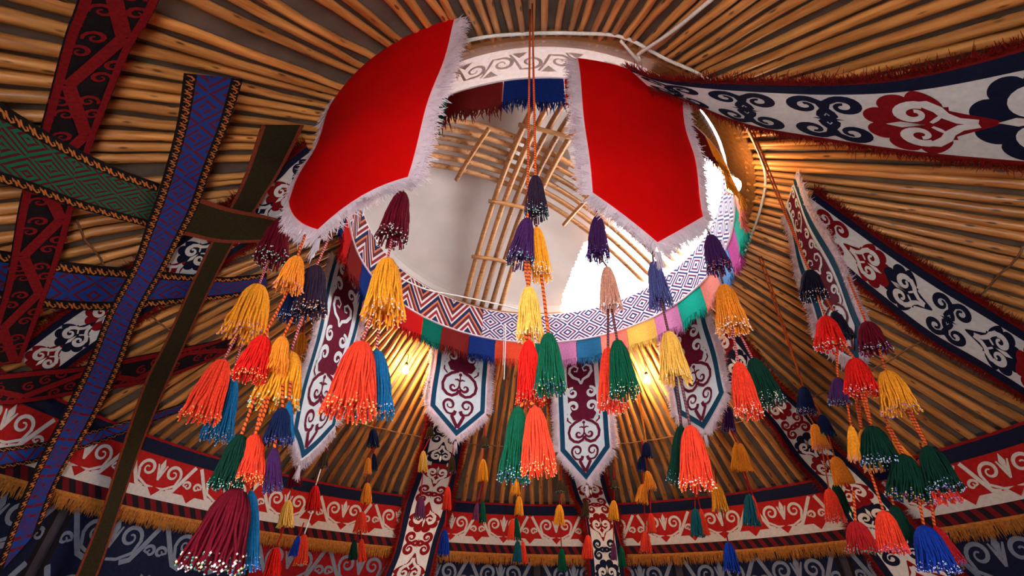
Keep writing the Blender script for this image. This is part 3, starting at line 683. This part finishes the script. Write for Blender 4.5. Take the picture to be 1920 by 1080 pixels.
# ------------------------------------------------------------------ yarn tassels
YC = {'coral': (.80, .045, .018), 'red': (.72, .012, .008), 'orange': (.85, .24, .02), 'amber': (.88, .30, .018), 'yellow': (.92, .44, .075), 'green': (.004, .075, .035), 'dkgreen': (.004, .030, .018),
      'blue': (.008, .11, .26), 'royal': (.008, .035, .28), 'navy': (.008, .014, .055), 'black': (.010, .008, .018), 'maroon': (.13, .004, .012), 'purple': (.055, .014, .075), 'brown': (.030, .014, .030),
      'slate': (.07, .07, .20), 'glare_orange': (.80, .38, .26), 'teal': (.008, .09, .11), 'mauve': (.16, .03, .08), 'olive': (.07, .035, .015), 'dkred': (.38, .010, .012)}
YM = {k: mat('yarn_'+k, c, .9, .22, 120, trans=.18 if k not in ('glare_orange',) else .4, spec=.08, bump=.3) for k, c in YC.items()}  # the exempted yarn is orange, paled in its colour to imitate glare
BC = {'gold': (.80, .40, .10), 'copper': (.55, .16, .06), 'mint': (.42, .62, .52), 'green': (.03, .20, .13), 'pink': (.75, .28, .36), 'violet': (.22, .14, .52), 'silver': (.55, .60, .75), 'white': (.85, .80, .74), 'dark': (.03, .05, .07), 'palegreen': (.60, .62, .30)}
BM = {}
for k, c in BC.items():
    m = mat('bead_'+k, c, .22, .35, 260, spec=.8); BM[k] = m

def tassel_parts(L, r, ym, bms, near, rnd):
    """local frame: hangs along -Z from the origin"""
    no, ni, seg = (48, 30, 8) if near else (22, 8, 4)
    y = MB(); h = MB(); b = MB()
    prof = lambda t: r*(.22 + .34*min(1, t/.24)**.7 + .44*max(0, t-.06)/.94)
    y.lathe([(prof(t)*.70, -L*t) for t in np.linspace(.04, .84, 8)] + [(0.001, -L*.82)], ym, 12 if near else 8)
    ends = []; sr = r*(.060 if near else .13)
    for i in range(no+ni):
        outer = i < no
        a = 2*PI*(i+rnd.uniform(-.35, .35))/no if outer else rnd.uniform(0, 2*PI); deep = 1 if outer else rnd.uniform(.3, .85); le = L*(rnd.uniform(.93, 1.03) if outer else rnd.uniform(.88, 1.0))
        wa, wp, wf = rnd.uniform(.03, .10), rnd.uniform(0, 6), rnd.uniform(5, 12); pts = []
        ex = rnd.uniform(.90, 1.12)
        for t in np.linspace(.05, 1, seg+1):
            R_ = prof(t)*deep*(1+(ex-1)*t) + r*wa*math.sin(wf*t+wp)*t; aa = a + wa*1.5*math.sin(wf*.8*t+wp*2)*t
            pts.append((R_*math.cos(aa), R_*math.sin(aa), -le*t))
        y.tube(pts, [sr*.75]+[sr]*seg, ym, 4 if near else 3, caps=False); ends.append(pts)
    h.lathe([(.0015, .012*L+.02*r), (r*.15, -.005*L), (r*.22, -.03*L), (r*.28, -.075*L), (r*.33, -.12*L), (r*.28, -.15*L), (r*.20, -.15*L)], ym, 14 if near else 8)
    for zz in (-.055, -.085): h.lathe([(r*(.27 if zz > -.07 else .31)+.045*r*math.cos(2*PI*j/6), zz*L+.045*r*math.sin(2*PI*j/6)) for j in range(7)], ym, 14 if near else 8)
    if bms:
        br = (r*.058 if near else r*.10)
        for pts in ends:
            for q in range(3 if near else 1):
                k = len(pts)-2; p0, p1 = np.array(pts[k]), np.array(pts[k+1]); t = 1.0 if q == 0 else rnd.uniform(-.25, .95)
                c = (p0 + (p1-p0)*t)*np.array([1.04, 1.04, 1])
                if q and rnd.random() < .35: continue
                b.octa(c, br*rnd.uniform(.75, 1.2), rnd.choice(bms))
    return y, h, b

# rope-like cord between two world points
def cord_mb(pts, r, m):
    mb = MB(); P = [np.array(p) for p in pts]; mb.tube(P, r, m, 6); return mb
ANCH = {'L1': (-1.05, 1.59), 'L2': (-.67, 1.29), 'L3': (-.40, 1.18), 'C': (.05, 1.0), 'R1': (.32, 1.37), 'R2': (.55, 1.41), 'R3': (.82, 1.51)}
for k, p in (('R4', (1405, 235)), ('R5', (1425, 480))): P = cone(*p, .01); ANCH[k] = (P[0], P[1])
P = ray(520, 640); P = P/math.hypot(P[0], P[1])*1.38; ANCH['L4'] = (P[0], P[1])
def locate(anchor, px, py):
    if anchor in ANCH: return upright(px, py, *ANCH[anchor])
    return None
cnt = 0
def tassel(anchor, top, bot, hw, yarn, beads, label, up=None, cords=1, cm=None, dz=0.):
    """anchor: a hanging place by name, or the radius of the circle round the crown from which it hangs"""
    global cnt; cnt += 1; rnd = random.Random(cnt*13)
    if anchor in ANCH:
        ax, ay = ANCH[anchor]; s = 1 + dz; at = lambda p: upright(p[0], p[1], ax*s, ay*s)
    else:
        q = cyl(*top, anchor); d = np.array([q[0], q[1]]); at = lambda p: upright(p[0], p[1], d[0], d[1])
    T, B = at(top), at(bot); ax_ = (T-B); L = float(np.linalg.norm(ax_)); ax_ /= L
    dist = float((B-O).dot(np.array([0, math.cos(PITCH), math.sin(PITCH)]))); r = hw*dist/FPX*.94
    z = Vector(ax_); rot = Vector((0, 0, 1)).rotation_difference(z).to_matrix()
    o, inv = thing('yarn_tassel', T, label, 'tassel', {'L': 'tassels hanging at left', 'C': 'tassels on the middle cords', 'R': 'tassels hanging at right'}.get(str(anchor)[0], 'small tassels hanging in front of the far wall'), rot)
    near = anchor in ANCH
    y, h, b = tassel_parts(L, r, YM[yarn], [BM[k] for k in beads], near, rnd)
    ys = y.build('yarn_skirt', o); h.build('wrapped_head', o)
    if beads: b.build('bead_fringe', ys)
    if up is not None:
        rad = .0042 if near else .005
        m = cm or (CORDM if near else YM['dkred'])
        for k in range(cords):
            sx = (k-(cords-1)/2)*(9 if near else 5)
            U = at((up[0]+sx*.6, up[1])) if not isinstance(up, np.ndarray) else up
            pts = [U*(1-t)+T*t + np.array([sx*.0006*math.sin(PI*t), 0, 0]) for t in np.linspace(0, 1, 6)]
            mb = cord_mb(pts, rad, m); mb.build('cord', o, inv=inv)
TAS = [
 # left cluster, from the corners of the red banner
 ('L1', (526, 415), (507, 492), 30, 'maroon', ('mint', 'green', 'white'), 'dark maroon tassel with pale green beads below the left corner of the left-hand red banner', (545, 385), 1, 'R'),
 ('L1', (486, 534), (455, 634), 38, 'amber', ('pink', 'copper', 'violet'), 'golden yellow tassel with pink beads, highest yellow one at the outer left of the cluster', (503, 488), 1, 'R'),
 ('L1', (420, 674), (371, 787), 34, 'coral', ('gold', 'copper'), 'bright coral tassel with gold beads, outermost at left, beside a slim blue one', (443, 632), 1, 'R'),
 ('L1', (436, 704), (405, 824), 26, 'blue', ('silver', 'copper', 'dark'), 'slim blue tassel with silvery beads touching the outermost left coral tassel', (456, 632), 1, 'R'),
 ('L2', (594, 498), (580, 589), 30, 'brown', ('copper', 'gold', 'silver'), 'blackish purple beaded tassel with copper ends under the tip of the left-hand red banner', (618, 443), 1, 'R'),
 ('L2', (545, 660), (511, 764), 44, 'amber', ('gold', 'palegreen', 'mint'), 'wide curly golden tassel with gold and green beads in the middle of the left cluster', (568, 592), 1, 'R'),
 ('L3', (755, 361), (734, 450), 29, 'maroon', ('mint', 'white', 'green'), 'maroon tassel with pale beads under the lower right corner of the left-hand red banner', (765, 335), 1, 'R'),
 ('L3', (727, 485), (718, 597), 39, 'amber', ('pink', 'silver', 'copper'), 'golden yellow tassel with pink beads just left of the crown band', (735, 448), 1, 'R'),
 ('L3', (679, 641), (652, 777), 48, 'coral', ('gold', 'copper'), 'large bright coral tassel with gold beads beside a blue one, left of the left bulb', (697, 594), 1, 'R'),
 ('L3', (706, 656), (703, 782), 34, 'blue', ('silver', 'dark', 'copper'), 'blue tassel with silvery beads partly behind the large coral tassel left of the left bulb', (713, 594), 1, 'R'),
 ('L4', (558, 481), (540, 543), 25, 'orange', ('pink', 'copper'), 'small orange tassel with pinkish ends left of the blackish purple beaded tassel', (572, 440), 1, None),
 ('L4', (560, 537), (542, 599), 21, 'navy', ('silver', 'dark'), 'dark navy tassel half hidden behind the blackish purple beaded tassel', (566, 500), 1, None),
 ('L4', (495, 630), (467, 710), 31, 'red', ('gold', 'copper'), 'deep red tassel between the coral outermost tassel and the curly golden tassel', (540, 545), 1, None),
 ('L4', (531, 631), (514, 700), 22, 'orange', (), 'plain orange tassel peeping out above the wide curly golden tassel', (548, 596), 1, None),
 ('L4', (530, 765), (520, 832), 25, 'navy', ('violet', 'dark'), 'dark bluish tassel below the wide curly golden tassel', (530, 720), 1, None),
 ('L4', (542, 752), (540, 828), 11, 'blue', ('violet',), 'narrow blue tassel at the edge of the slanted white banner, below the curly golden one', (545, 715), 1, None),
 ('L4', (453, 815), (420, 916), 29, 'dkgreen', ('green', 'mint'), 'very dark green tassel left of the coral one above the biggest maroon tassel', (478, 745), 1, None),
 ('L4', (479, 814), (463, 906), 29, 'coral', ('gold',), 'coral tassel with gold beads directly above the biggest maroon tassel', (502, 745), 2, None),
 ('L4', (514, 840), (511, 922), 17, 'purple', ('green', 'violet'), 'dark purple tassel with greenish ends beside the coral one above the biggest maroon tassel', (522, 800), 1, None),
 ('L4', (446, 916), (392, 1068), 54, 'maroon', ('palegreen', 'white', 'green'), 'biggest maroon tassel with pale beads at the lower left edge of the cluster', (478, 830), 2, None),
 ('L4', (471, 920), (458, 1072), 25, 'blue', ('violet', 'silver'), 'long bright blue tassel with violet beads against the biggest maroon tassel', (492, 830), 1, None),
 # middle cords
 ('C', (1004, 330), (1006, 407), 22, 'brown', ('mint', 'white', 'green'), 'topmost blackish purple tassel with pale green beads on the middle cords', (998, 8), 1, None),
 ('C', (989, 410), (974, 493), 25, 'purple', ('mint', 'green'), 'lower of two dark purple tassels with green beads on the middle cords', (994, 18), 1, None),
 ('C', (1006, 427), (1012, 519), 23, 'amber', ('white',), 'yellow tassel with white ends partly behind the second dark purple one of the middle cords', (1004, 400), 1, None),
 ('C', (991, 538), (995, 636), 27, 'yellow', ('gold', 'white'), 'pale yellow tassel on the middle cords overlapping the crown band', (988, 490), 2, None),
 ('C', (991, 638), (993, 758), 27, 'red', ('gold', 'copper'), 'red tassel with gold beads on the middle cords, left of a green one', (988, 625), 2, None),
 ('C', (1028, 624), (1033, 735), 29, 'green', ('dark', 'gold', 'violet'), 'green tassel with dark and gold beads right of the red one on the middle cords', (1015, 515), 1, None),
 ('C', (972, 762), (963, 900), 29, 'green', ('violet', 'silver', 'dark'), 'lowest green tassel with violet beads at the bottom of the middle cords', (986, 755), 1, None),
 ('C', (1003, 762), (1011, 887), 33, 'coral', ('gold', 'copper'), 'lowest coral tassel with gold beads and one loose thread on the middle cords', (995, 755), 1, None),
 # from the right red banner
 ('R1', (1120, 406), (1122, 484), 22, 'purple', ('violet',), 'purple tassel under the lower left corner of the right-hand red banner', (1112, 366), 1, 'R'),
 ('R1', (1138, 500), (1146, 580), 21, 'glare_orange', ('silver', 'white'), 'orange tassel painted pale for the glare of the open crown', (1124, 480), 1, 'D'),  # washing-out by glare is put into the yarn colour
 ('R1', (1140, 652), (1149, 766), 27, 'coral', ('copper', 'white'), 'coral tassel left of a green one beneath the glare-paled orange tassel', (1140, 580), 1, 'D'),
 ('R1', (1157, 637), (1172, 742), 28, 'green', ('gold', 'dark', 'white'), 'green tassel with gold beads right of a coral one, beneath the glare-paled orange tassel', (1147, 580), 1, 'D'),
 ('R2', (1225, 490), (1240, 572), 21, 'slate', ('violet', 'slate') if False else ('violet', 'dark'), 'slate blue tassel under the tip of the right-hand red banner', (1222, 462), 1, 'D'),
 ('R2', (1253, 622), (1269, 715), 29, 'yellow', ('gold', 'white'), 'yellow tassel in front of the white banner near the right lit bulb', (1239, 560), 1, 'D'),
 ('R2', (1277, 797), (1270, 908), 19, 'dkgreen', ('silver', 'dark'), 'dark green tassel left of the large coral one below the right lit bulb', (1267, 705), 1, 'D'),
 ('R2', (1294, 798), (1308, 915), 32, 'coral', ('white', 'gold', 'copper'), 'large coral tassel with whitish beads beside the dark green one below the right lit bulb', (1275, 705), 1, 'D'),
 ('R3', (1331, 441), (1349, 507), 22, 'purple', ('maroon',) if False else ('copper', 'violet'), 'dark purple tassel under the lower right corner of the right-hand red banner', (1315, 408), 1, 'D'),
 ('R3', (1356, 534), (1376, 622), 29, 'orange', ('white',), 'orange tassel with white beads in front of the right edge of the crown band', (1347, 500), 1, 'D'),
 ('R3', (1384, 679), (1404, 779), 26, 'coral', ('white', 'gold'), 'coral tassel left of a dark green one, both beneath the white-beaded orange tassel', (1372, 612), 1, 'R'),
 ('R3', (1411, 672), (1443, 757), 27, 'dkgreen', ('gold', 'dark', 'white'), 'dark green tassel right of a coral one, both beneath the white-beaded orange tassel', (1380, 612), 1, 'R'),
 # long right-hand cords
 ('R4', (1517, 507), (1526, 558), 23, 'black', ('copper', 'dark', 'silver'), 'short blackish tassel on long orange cords in front of the far right white banner', (1405, 235), 2, None),
 ('R4', (1547, 593), (1558, 655), 26, 'red', ('gold', 'silver'), 'upper red tassel in front of the far right white banner', (1533, 555), 1, None),
 ('R4', (1563, 584), (1585, 635), 16, 'black', ('dark',), 'slim black tassel just right of the upper red one on the far right white banner', (1546, 555), 1, None),
 ('R4', (1624, 604), (1641, 660), 26, 'maroon', ('violet', 'dark', 'mint'), 'dark maroon tassel just right of the far right white banner', (1590, 520), 1, None),
 ('R4', (1602, 672), (1617, 740), 28, 'red', ('gold', 'silver', 'copper'), 'second red tassel below the tip of the far right white banner', (1572, 640), 2, None),
 ('R4', (1661, 695), (1690, 773), 30, 'amber', ('violet', 'gold'), 'amber tassel with violet ends right of the second red one at far right', (1648, 655), 1, None),
 ('R4', (1571, 708), (1573, 757), 17, 'purple', ('mint', 'dark'), 'small dark purple tassel just under the tip of the far right white banner', (1568, 660), 1, None),
 ('R4', (1596, 798), (1605, 865), 12, 'amber', ('violet',), 'slim amber tassel left of the upper dark green one at far right', (1585, 740), 1, None),
 ('R4', (1615, 806), (1640, 884), 15, 'amber', ('violet', 'pink'), 'amber tassel mostly hidden behind the upper dark green one at far right', (1605, 730), 2, None),
 ('R4', (1634, 799), (1652, 872), 31, 'dkgreen', ('violet', 'silver'), 'upper dark green tassel with violet beads in the far right cluster', (1615, 730), 2, None),
 ('R4', (1674, 825), (1722, 884), 10, 'orange', (), 'slim slanted orange tassel above the middle dark green one at far right', (1655, 770), 1, None),
 ('R4', (1694, 852), (1704, 936), 33, 'dkgreen', ('violet', 'gold'), 'middle dark green tassel of three in the far right cluster', (1665, 800), 2, None),
 ('R4', (1738, 836), (1771, 918), 30, 'dkgreen', ('violet', 'silver'), 'outermost dark green tassel with violet beads above a red one at far right', (1703, 768), 2, None),
 ('R4', (1731, 857), (1768, 942), 28, 'coral', ('violet', 'pink'), 'coral tassel mostly hidden behind the outermost dark green one', (1725, 830), 1, None),
 ('R4', (1656, 957), (1676, 1036), 25, 'coral', ('violet', 'pink'), 'coral tassel left of the royal blue one near the lower right', (1632, 885), 1, None),
 ('R4', (1604, 977), (1619, 1037), 26, 'dkred', ('green',), 'brownish red tassel with green ends, lowest left in the far right cluster', (1600, 920), 1, None),
 ('R4', (1732, 985), (1761, 1073), 32, 'royal', ('silver', 'violet'), 'royal blue tassel lowest in the far right cluster', (1722, 930), 1, None),
 ('R4', (1752, 985), (1798, 1058), 14, 'dkred', ('violet',), 'slim dark red tassel right of the royal blue one', (1745, 935), 1, None),
 ('R4', (1676, 947), (1697, 1014), 19, 'dkgreen', (), 'dark green tassel tucked behind the coral one left of the royal blue tassel', (1660, 900), 1, None),
 ('R5', (1506, 725), (1512, 775), 16, 'navy', ('pink', 'silver'), 'upper navy tassel on the red cord left of the far right cluster', (1425, 480), 2, None),
 ('R5', (1540, 778), (1552, 818), 14, 'navy', ('green',), 'lower navy tassel just right of a small orange one left of the far right cluster', (1518, 740), 1, None),
 ('R5', (1526, 795), (1541, 842), 15, 'orange', ('violet',), 'small bright orange tassel, upper of two, under the upper navy tassel', (1513, 775), 1, None),
 ('R5', (1565, 856), (1584, 908), 18, 'orange', (), 'small bright orange tassel, lower of two, on the ornate ribbon at right', (1552, 815), 1, None),
 ('R5', (1554, 916), (1568, 978), 17, 'coral', ('pink',), 'coral tassel on the lower edge of the ornate ribbon, under the two small orange ones', (1541, 842), 1, None),
 ('R5', (1566, 907), (1583, 962), 14, 'dkgreen', (), 'dark green tassel just behind the coral one under the two small orange ones', (1550, 850), 1, None),
 # small ones by the far wall: the hanging circle's radius instead of a named place
 (1.9, (700, 804), (700, 837), 11, 'navy', ('green',), 'small navy tassel with green hem, topmost in the string left of the left frontal banner', (704, 785), 1, None),
 (1.9, (701, 850), (702, 883), 6, 'navy', ('green',), 'thin navy tassel beside an orange one in the string left of the left frontal banner', (700, 837), 1, None),
 (1.9, (691, 858), (689, 889), 8, 'orange', ('pink',), 'upper small orange tassel in the string left of the left frontal banner', (699, 837), 1, None),
 (1.9, (689, 905), (686, 944), 11, 'orange', (), 'lower small orange tassel over the wall band left of the left frontal ribbon', (690, 885), 1, None),
 (1.9, (679, 959), (675, 999), 12, 'coral', ('gold',), 'small coral tassel over the wall band left of the left frontal ribbon', (686, 942), 1, None),
 (1.9, (665, 1012), (661, 1050), 8, 'dkgreen', (), 'small dark green tassel by the gold fringe left of the left frontal ribbon', (672, 997), 1, None),
 (1.9, (678, 1010), (679, 1053), 8, 'coral', (), 'small coral tassel by the gold fringe, right of a dark green one', (676, 997), 1, None),
 (1.7, (807, 800), (806, 822), 8, 'olive', ('green', 'mint'), 'tiny olive tassel with green hem at the left lower edge of the left frontal banner', (812, 770), 1, None),
 (1.7, (794, 845), (793, 884), 9, 'yellow', (), 'small pale yellow tassel on the left edge of the left frontal ribbon', (806, 820), 1, None),
 (1.7, (848, 855), (847, 886), 8, 'olive', ('violet',), 'small olive brown tassel on the right edge of the left frontal ribbon', (851, 830), 1, None),
 (1.7, (789, 930), (787, 972), 10, 'mauve', ('green',), 'small mauve tassel hanging on the left frontal ribbon', (793, 884), 1, None),
 (1.7, (840, 912), (837, 956), 9, 'coral', (), 'small coral tassel at the right edge of the left frontal ribbon', (847, 885), 1, None),
 (1.7, (834, 993), (832, 1043), 11, 'royal', ('coral',) if False else ('copper',), 'small royal blue tassel right of the left frontal ribbon by the gold fringe', (837, 956), 1, None),
 (1.7, (909, 818), (909, 838), 9, 'olive', ('green', 'mint'), 'tiny olive tassel with green hem right of the left frontal banner tip', (909, 790), 1, None),
 (1.7, (906, 861), (906, 903), 10, 'amber', (), 'small yellow tassel alone between the two frontal banners', (908, 838), 1, None),
 (1.7, (895, 943), (891, 975), 6, 'mauve', (), 'small mauve tassel beside a green one under the yellow tassel between the frontal banners', (905, 902), 1, None),
 (1.7, (905, 939), (905, 981), 7, 'green', (), 'small green tassel under the yellow tassel between the frontal banners', (906, 902), 1, None),
 (1.7, (967, 897), (966, 928), 9, 'amber', (), 'small yellow tassel, upper of two, under the lowest green tassel of the middle cords', (966, 870), 1, None),
 (1.7, (973, 930), (973, 967), 9, 'amber', (), 'small yellow tassel, lower of two, over the wall band under the middle cords', (968, 925), 1, None),
 (1.7, (961, 972), (958, 1012), 8, 'coral', (), 'small coral tassel left of two green ones on the wall band under the middle cords', (970, 965), 1, None),
 (1.7, (968, 970), (970, 1013), 7, 'green', (), 'upper small green tassel on the wall band under the middle cords', (972, 965), 1, None),
 (1.7, (971, 1014), (970, 1054), 9, 'teal', (), 'lower small bluish green tassel by the gold fringe under the middle cords', (970, 1010), 1, None),
 (1.7, (980, 1014), (984, 1056), 6, 'coral', (), 'slim coral tassel beside the bluish green one by the gold fringe', (972, 1008), 1, None),
 (1.7, (1051, 900), (1051, 923), 8, 'olive', ('green', 'mint'), 'tiny olive tassel with green hem left of the middle banner tip', (1052, 870), 1, None),
 (1.7, (1049, 946), (1049, 984), 10, 'amber', (), 'small yellow tassel alone left of the middle ribbon', (1051, 923), 1, None),
 (1.7, (1053, 1028), (1054, 1071), 9, 'green', ('blue',) if False else ('dark',), 'small green tassel alone by the gold fringe left of the middle ribbon', (1050, 984), 1, None),
 (1.7, (1099, 937), (1097, 972), 8, 'olive', (), 'small dark brown tassel on the middle ribbon beneath the banner tip', (1100, 915), 1, None),
 (1.7, (1103, 1003), (1101, 1048), 10, 'coral', (), 'small coral tassel at the left edge of the middle ribbon', (1098, 970), 1, None),
 (1.7, (1152, 900), (1153, 916), 8, 'olive', ('green', 'mint'), 'tiny olive tassel with green hem right of the middle banner tip', (1150, 870), 1, None),
 (1.7, (1151, 938), (1150, 975), 10, 'amber', (), 'small yellow tassel at the right edge of the middle ribbon', (1152, 916), 1, None),
 (1.7, (1151, 1018), (1151, 1050), 6, 'mauve', (), 'small maroon tassel at the right edge of the middle ribbon', (1150, 975), 1, None),
 (1.7, (1164, 1023), (1167, 1063), 7, 'green', (), 'small green tassel just right of the middle ribbon by the gold fringe', (1152, 975), 1, None),
 (1.8, (1212, 829), (1213, 858), 10, 'navy', (), 'small navy tassel, upper of two, on the orange cord under the right lit bulb', (1195, 730), 2, 'O'),
 (1.8, (1203, 856), (1203, 884), 9, 'navy', ('violet',), 'small navy tassel, lower of two, under the right lit bulb', (1204, 825), 1, None),
 (1.8, (1213, 883), (1220, 919), 11, 'orange', ('pink',), 'small orange tassel, upper of two, in the string under the right lit bulb', (1211, 855), 1, None),
 (1.8, (1206, 908), (1203, 944), 12, 'orange', ('copper',), 'small orange tassel, lower of two, in the string under the right lit bulb', (1204, 884), 1, None),
 (1.8, (1220, 962), (1222, 1000), 9, 'coral', ('dark',), 'small coral tassel, upper of two, on the wall band under the right lit bulb', (1218, 918), 1, None),
 (1.8, (1210, 996), (1212, 1037), 11, 'coral', ('dark', 'copper'), 'small coral tassel, lower of two, by the gold fringe under the right lit bulb', (1208, 944), 1, None),
 (1.8, (1365, 763), (1366, 807), 12, 'purple', ('violet',), 'small purple tassel right of the white banner near the right lit bulb', (1362, 740), 1, None),
 (1.8, (1381, 829), (1380, 882), 9, 'amber', (), 'small amber tassel, left of two side by side, under the small purple one', (1370, 807), 1, None),
 (1.8, (1388, 831), (1399, 884), 11, 'orange', (), 'small orange tassel, right of two side by side, under the small purple one', (1372, 807), 1, None),
 (1.8, (1343, 907), (1352, 959), 14, 'amber', ('palegreen',), 'amber tassel right of the large coral one over the top of the wall band', (1340, 880), 1, None),
 (1.8, (1365, 1016), (1373, 1072), 14, 'royal', ('blue',) if False else ('violet',), 'small royal blue tassel by the gold fringe under the amber one', (1353, 958), 1, None),
 (1.8, (1303, 953), (1309, 1006), 13, 'teal', ('dark',), 'teal tassel on the wall band right under the large coral one', (1303, 915), 1, None),
 (1.8, (1313, 953), (1326, 1004), 6, 'coral', (), 'slim coral tassel behind the teal one under the large coral tassel', (1305, 915), 1, None),
 (1.8, (1405, 926), (1411, 986), 15, 'teal', ('dark',), 'teal tassel alone on the wall band between the amber tassel and the ornate ribbon', (1392, 884), 1, None),
 (1.8, (1411, 928), (1424, 980), 5, 'coral', (), 'slim coral tassel behind the lone teal one on the wall band', (1396, 884), 1, None),
 (1.9, (541, 938), (534, 988), 14, 'yellow', ('gold',), 'small pale yellow tassel on the wall band right of the biggest maroon tassel', (548, 915), 1, None),
 (1.9, (592, 910), (587, 958), 13, 'red', (), 'small red tassel with silvery cord on the wall band below the slanted white banner', (601, 880), 1, 'W'),
 (1.9, (518, 1026), (508, 1082), 16, 'red', (), 'small red tassel lowest in the string right of the biggest maroon tassel', (533, 988), 1, None),
 (1.9, (571, 1001), (563, 1058), 12, 'coral', ('gold',), 'small coral tassel with silvery cord by the gold fringe below the slanted white banner', (586, 957), 1, 'W'),
 (1.9, (560, 1004), (549, 1044), 8, 'royal', (), 'slim blue tassel left of the small coral one by the gold fringe', (570, 980), 1, None),
 (1.7, (555, 874), (552, 912), 12, 'maroon', (), 'small dark maroon tassel right under the tip of the slanted white banner', (560, 850), 1, None),
 (1.7, (611, 846), (605, 876), 9, 'olive', ('violet',), 'tiny brown tassel beside the lower right edge of the slanted white banner', (615, 820), 1, None),
 (1.7, (567, 624), (563, 681), 13, 'orange', ('palegreen',), 'small dull orange tassel at the left edge of the slanted white banner', (573, 590), 1, None),
 (1.7, (568, 682), (566, 706), 12, 'navy', ('violet',), 'small navy tassel at the left edge of the slanted white banner', (565, 680), 1, None),
 (1.7, (564, 705), (562, 738), 10, 'amber', (), 'small amber tassel under the navy one at the left edge of the slanted white banner', (566, 704), 1, None),
]
DZ = {}
for a, t, b, hw, yc, be, lb, up, nc, cm in TAS:
    k = lb
    if any(s in lb for s in ('right of the red one on the middle', 'lowest coral tassel with gold', 'green tassel with gold beads right of a coral', 'large coral tassel with whitish')): DZ[k] = -.06
    if any(s in lb for s in ('slim blue tassel with silvery', 'blue tassel with silvery beads partly', 'yellow tassel with white ends partly', 'slim black tassel just', 'amber tassel mostly hidden', 'coral tassel mostly hidden', 'tucked behind', 'long bright blue', 'slim dark red', 'dark green tassel right of a coral', 'dark green tassel just behind', 'slim slanted')): DZ[k] = .06
    if 'dark navy tassel half' in lb: DZ[k] = .1
CMS = {'R': CORDR, 'D': CORDD, 'O': YM['orange'], 'W': ROPEW, None: None}
for a, t, b, hw, yc, be, lb, up, nc, cm in TAS: tassel(a, t, b, hw, yc, be, lb, up, nc, CMS[cm], dz=DZ.get(lb, 0.))
# ------------------------------------------------------------------ electric bulbs
BULB = bpy.data.materials.new('lit_bulb_glass'); BULB.use_nodes = True; nt = BULB.node_tree
em = nt.nodes.new('ShaderNodeEmission'); em.inputs[0].default_value = (1, .72, .38, 1); em.inputs[1].default_value = 650
nt.links.new(em.outputs[0], nt.nodes['Material Output'].inputs[0])
BRASS = mat('bulb_socket', (.05, .04, .035), .5, .1)
def glowing(name, power):
    m = BULB.copy(); m.name = name; m.node_tree.nodes['Emission'].inputs[1].default_value = power; return m
BULB_R = glowing('lit_bulb_glass_at_rim', 60)
def bulb(P, top, label, m=BULB, k=1.):
    root, inv = thing('light_bulb', P, label, 'bulb', 'bulbs hung from the roof')
    mb = MB(); mb.lathe([(r*k, z*k) for r, z in ((.001, -.062), (.018, -.057), (.029, -.040), (.032, -.026), (.027, -.008), (.016, .010), (.012, .018))], m, 16, P); mb.build('glass', root, inv=inv)
    mb = MB(); mb.lathe([(r*k, z*k) for r, z in ((.013, .016), (.017, .018), (.017, .050), (.010, .062), (.001, .064))], BRASS, 14, P); mb.build('socket', root, inv=inv)
    mb = MB(); mb.tube([P+np.array([0, 0, .06*k]), (P+top)/2+np.array([.004, 0, .03*k]), top], .0035, BRASS, 6); mb.build('wire', root, inv=inv)
P = cyl(761, 690, 1.95); bulb(P, polar(*cylr(P)[:2], ZO-(cylr(P)[0]-RO)*KS), 'small lit bulb glowing at the far roof poles left of the left frontal banner')
P = cyl(1213, 708, 1.95); bulb(P, polar(*cylr(P)[:2], ZO-(cylr(P)[0]-RO)*KS), 'small lit bulb glowing at the far roof poles between the middle and right white banners')
P = polar(1.50, -33, 3.66); P = upright(1372, 340, P[0], P[1]); bulb(P, P+np.array([-.02, .0, .24]), 'lit bulb hanging from the crown rim in the bright opening at right', BULB_R, 1.5)
# ------------------------------------------------------------------ daylight, camera
W = bpy.data.worlds.new('sky'); bpy.context.scene.world = W; W.use_nodes = True
W.node_tree.nodes['Background'].inputs[0].default_value = (.92, .96, 1, 1); W.node_tree.nodes['Background'].inputs[1].default_value = 16
cam = bpy.data.cameras.new('camera'); cam.sensor_width = 36; cam.lens = FPX*36/1920; cam.clip_start = .05
co = bpy.data.objects.new('camera', cam); C.objects.link(co); bpy.context.scene.camera = co
c, s, cp, sp = math.cos(ROLL), math.sin(ROLL), math.cos(PITCH), math.sin(PITCH)
rt, up_, fw = (c, -s*sp, s*cp), (-s, -c*sp, c*cp), (0, cp, sp)
co.matrix_world = Matrix(((rt[0], up_[0], -fw[0], 0), (rt[1], up_[1], -fw[1], 0), (rt[2], up_[2], -fw[2], CAMZ), (0, 0, 0, 1)))
sc = bpy.context.scene
sc.view_settings.view_transform = 'Standard'; sc.view_settings.look = 'None'; sc.view_settings.gamma = 1; sc.view_settings.use_curve_mapping = False
sc.view_settings.exposure = 0.55
sc.cycles.use_denoising = True
sc.cycles.max_bounces = 8; sc.cycles.diffuse_bounces = 5; sc.cycles.transmission_bounces = 4
